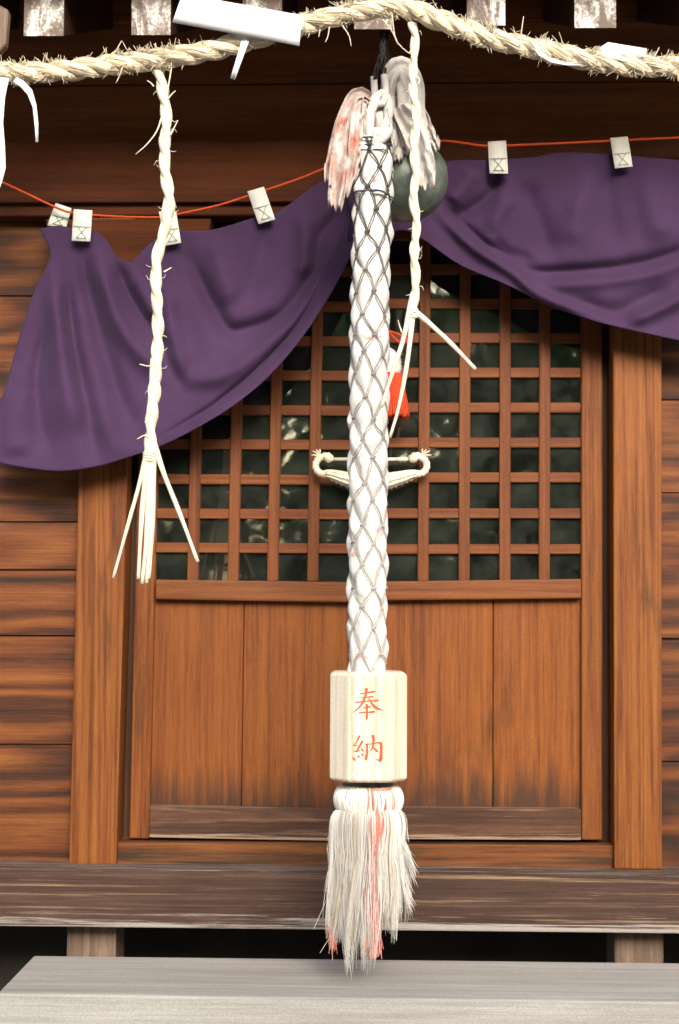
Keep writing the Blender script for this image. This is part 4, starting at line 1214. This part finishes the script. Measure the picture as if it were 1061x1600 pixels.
def rows(a, b, n, Y0, Y1, bow=0.0):
    return [(lerp(a[0], b[0], t), lerp(a[1], b[1], t), lerp(a[2], b[2], t), lerp(a[3], b[3], t), lerp(Y0, Y1, t) - bow * math.sin(PI * t)) for t in np.linspace(0, 1, n)]


paper('wide white paper strip lying slanted across the straw rope between rafter ends', rows((285, -10, 472, 24), (269, 35, 468, 72), 6, SY - 0.055, SY - 0.045, 0.006))
paper('short narrow paper end dangling below the wide paper strip', rows((379, 58, 390, 62), (360, 122, 367, 125), 7, SY - 0.028, SY - 0.02, 0.01))
paper('long white paper streamer hanging at the left edge of the picture', [(-26, 118, 14, 122, SY - 0.04), (-22, 150, 8, 152, SY - 0.045), (-16, 190, 5, 192, SY - 0.04), (-14, 230, 8, 230, SY - 0.03), (-14, 260, 9, 262, SY - 0.035), (-18, 290, 3, 285, SY - 0.04), (-24, 315, -4, 304, SY - 0.04)])
paper('thin curved paper strip bending down from the straw rope at left', [(20, 128, 26, 120, SY - 0.035), (32, 136, 38, 127, SY - 0.04), (43, 148, 50, 140, SY - 0.04), (51, 168, 57, 163, SY - 0.035), (54, 195, 60, 193, SY - 0.03), (56, 222, 60, 222, SY - 0.03)])
paper('white paper curled under the straw rope at right', [(825, 62, 831, 72, SY - 0.03), (840, 78, 842, 88, SY - 0.04), (860, 90, 862, 98, SY - 0.035), (885, 97, 886, 102, SY - 0.02), (915, 98, 915, 102, SY - 0.01)])
paper('folded white paper poking out above the straw rope at far right', [(928, 80, 930, 92, SY + 0.0), (950, 66, 952, 90, SY - 0.02), (975, 70, 975, 96, SY - 0.022), (1011, 76, 1008, 96, SY - 0.018)])

# ================================================================== LOCK ON THE DOOR
LYk = 0.015
lock = empty('shrimp_lock', P(580, 760, LYk), None, 'pale brass lock with curled ends and a straight bar on the door', 'lock')
mb = MB(); mb.tube([P(517, 717.5, LYk), P(580, 717.5, LYk), P(643, 717.5, LYk)], 2.6 * mpp(LYk), 8); mb.build('bar', M['brass'], lock)
mb = MB()
bp = catmull([(502, 741), (516, 741), (540, 748), (580, 756), (620, 748), (645, 741), (657, 741)], 60)
tt_ = np.linspace(-1, 1, 60)
body_r = (5.0 + 9.0 * np.clip(1 - tt_ ** 2, 0, 1) ** 1.1) * mpp(LYk)
mb.tube([P(x, y, LYk) for x, y in bp], body_r, 14)
for k in range(3):
    off = (k - 1) * 0.55
    mb.tube([P(bp[i][0], bp[i][1] + off * body_r[i] / mpp(LYk), LYk - body_r[i] * math.sqrt(1 - off * off) - 0.001) for i in range(3, 57)], 1.2 * mpp(LYk), 5)
for i in range(6, 55, 3):
    x, y = bp[i]; r = body_r[i] / mpp(LYk)
    mb.tube([P(x, y + r * 0.8, LYk), P(x + (2 if x < 580 else -2), y + r + 3.5, LYk)], [2.6 * mpp(LYk), 0.6 * mpp(LYk)], 5)
mb.build('body', M['brass'], lock)
for sg in (-1, 1):
    mb = MB()
    X = lambda d: 580 + sg * d
    cp = catmull([(X(72), 741), (X(82), 738), (X(87), 728), (X(83), 718), (X(74), 713), (X(66), 714), (X(60), 717)], 40)
    mb.tube([P(x, y, LYk) for x, y in cp], np.interp(np.linspace(0, 1, 40), [0, .4, .7, .85, 1], [5.5, 5.5, 5.5, 7, 4]) * mpp(LYk) * (1 + 0.09 * np.sin(np.linspace(0, 60, 40))), 10)
    mb.blob(P(X(66), 716, LYk - 0.004), 7.5 * mpp(LYk), 7, 10, (1.1, 1, .95), 0.12)
    for dx, dy in ((6, -9), (12, -7), (14, -1), (0, -10)):
        mb.tube([P(X(80), 712, LYk), P(X(80 + dx * .6), 712 + dy * 0.8, LYk - 0.004), P(X(80 + dx), 712 + dy * 1.1, LYk - 0.004)], np.array([1.7, 1.2, .6]) * mpp(LYk), 5)
    mb.build('curled_end', M['brass'], lock)
sh_ = MB()
for x in (556, 604):
    sh_.tube([P(x, 718, LYk - 0.004), P(x, 726, LYk + 0.01), P(x, 730, 0.052)], 2.4 * mpp(LYk), 6)
sh_.build('staple', M['brass'], lock)

# ================================================================== RED AND WHITE CHARM
CYk = -0.03
ch = empty('hanging_charm', P(606, 650, CYk), None, 'small red pouch charm with white woolly top hanging behind the bell rope', 'charm')
mc = mpp(CYk)
lat = lambda prof, n: ([(px_, py_, r) for px_, py_, r in prof], n)
mb = MB()
for k in range(56):
    a = 2 * PI * k / 56
    pts = []
    for y, r in ((584, 23), (596, 26), (615, 29), (635, 33), (648, 35), (652, 32)):
        q = P(603, y, CYk); rr = r * mc * (1 + 0.02 * (k % 2))
        pts.append((q.x + rr * math.cos(a), q.y + 0.6 * rr * math.sin(a), q.z + 0.003 * math.sin(k * 1.7) * (y > 640)))
    mb.tube(pts, 0.0042, 4)
mb.build('red_pouch', M['red'], ch)
mb = MB()
q = P(603, 570, CYk)
mb.blob(q, 25 * mc, 14, 22, (0.95, 0.62, 1.12), 0.035)
for k in range(700):
    th = math.acos(random.uniform(-0.75, 1)); ph = random.random() * 2 * PI
    d = Vector((math.sin(th) * math.cos(ph) * 0.95, math.sin(th) * math.sin(ph) * 0.62, math.cos(th) * 1.12))
    a = q + d * 24 * mc
    mb.tube([a, a + d * 3.2 * mc + Vector((random.uniform(-.002, .002), 0, -0.004))], [0.0007, 0.0004], 3, cap=False)
mb.build('woolly_top', M['fluff'], ch)
mb = MB()
mb.tube([P(x, y, CYk) for x, y in catmull([(602, 548), (606, 525), (606, 502), (602, 480), (598, 455)], 20)], 2.0 * mc, 6)
mb.tube([P(x, y, CYk - 0.006) for x, y in catmull([(604, 516), (616, 520), (630, 526), (636, 532), (630, 537), (618, 530), (606, 516)], 30)], 2.0 * mc, 6)
mb.build('red_cord', M['red'], ch)
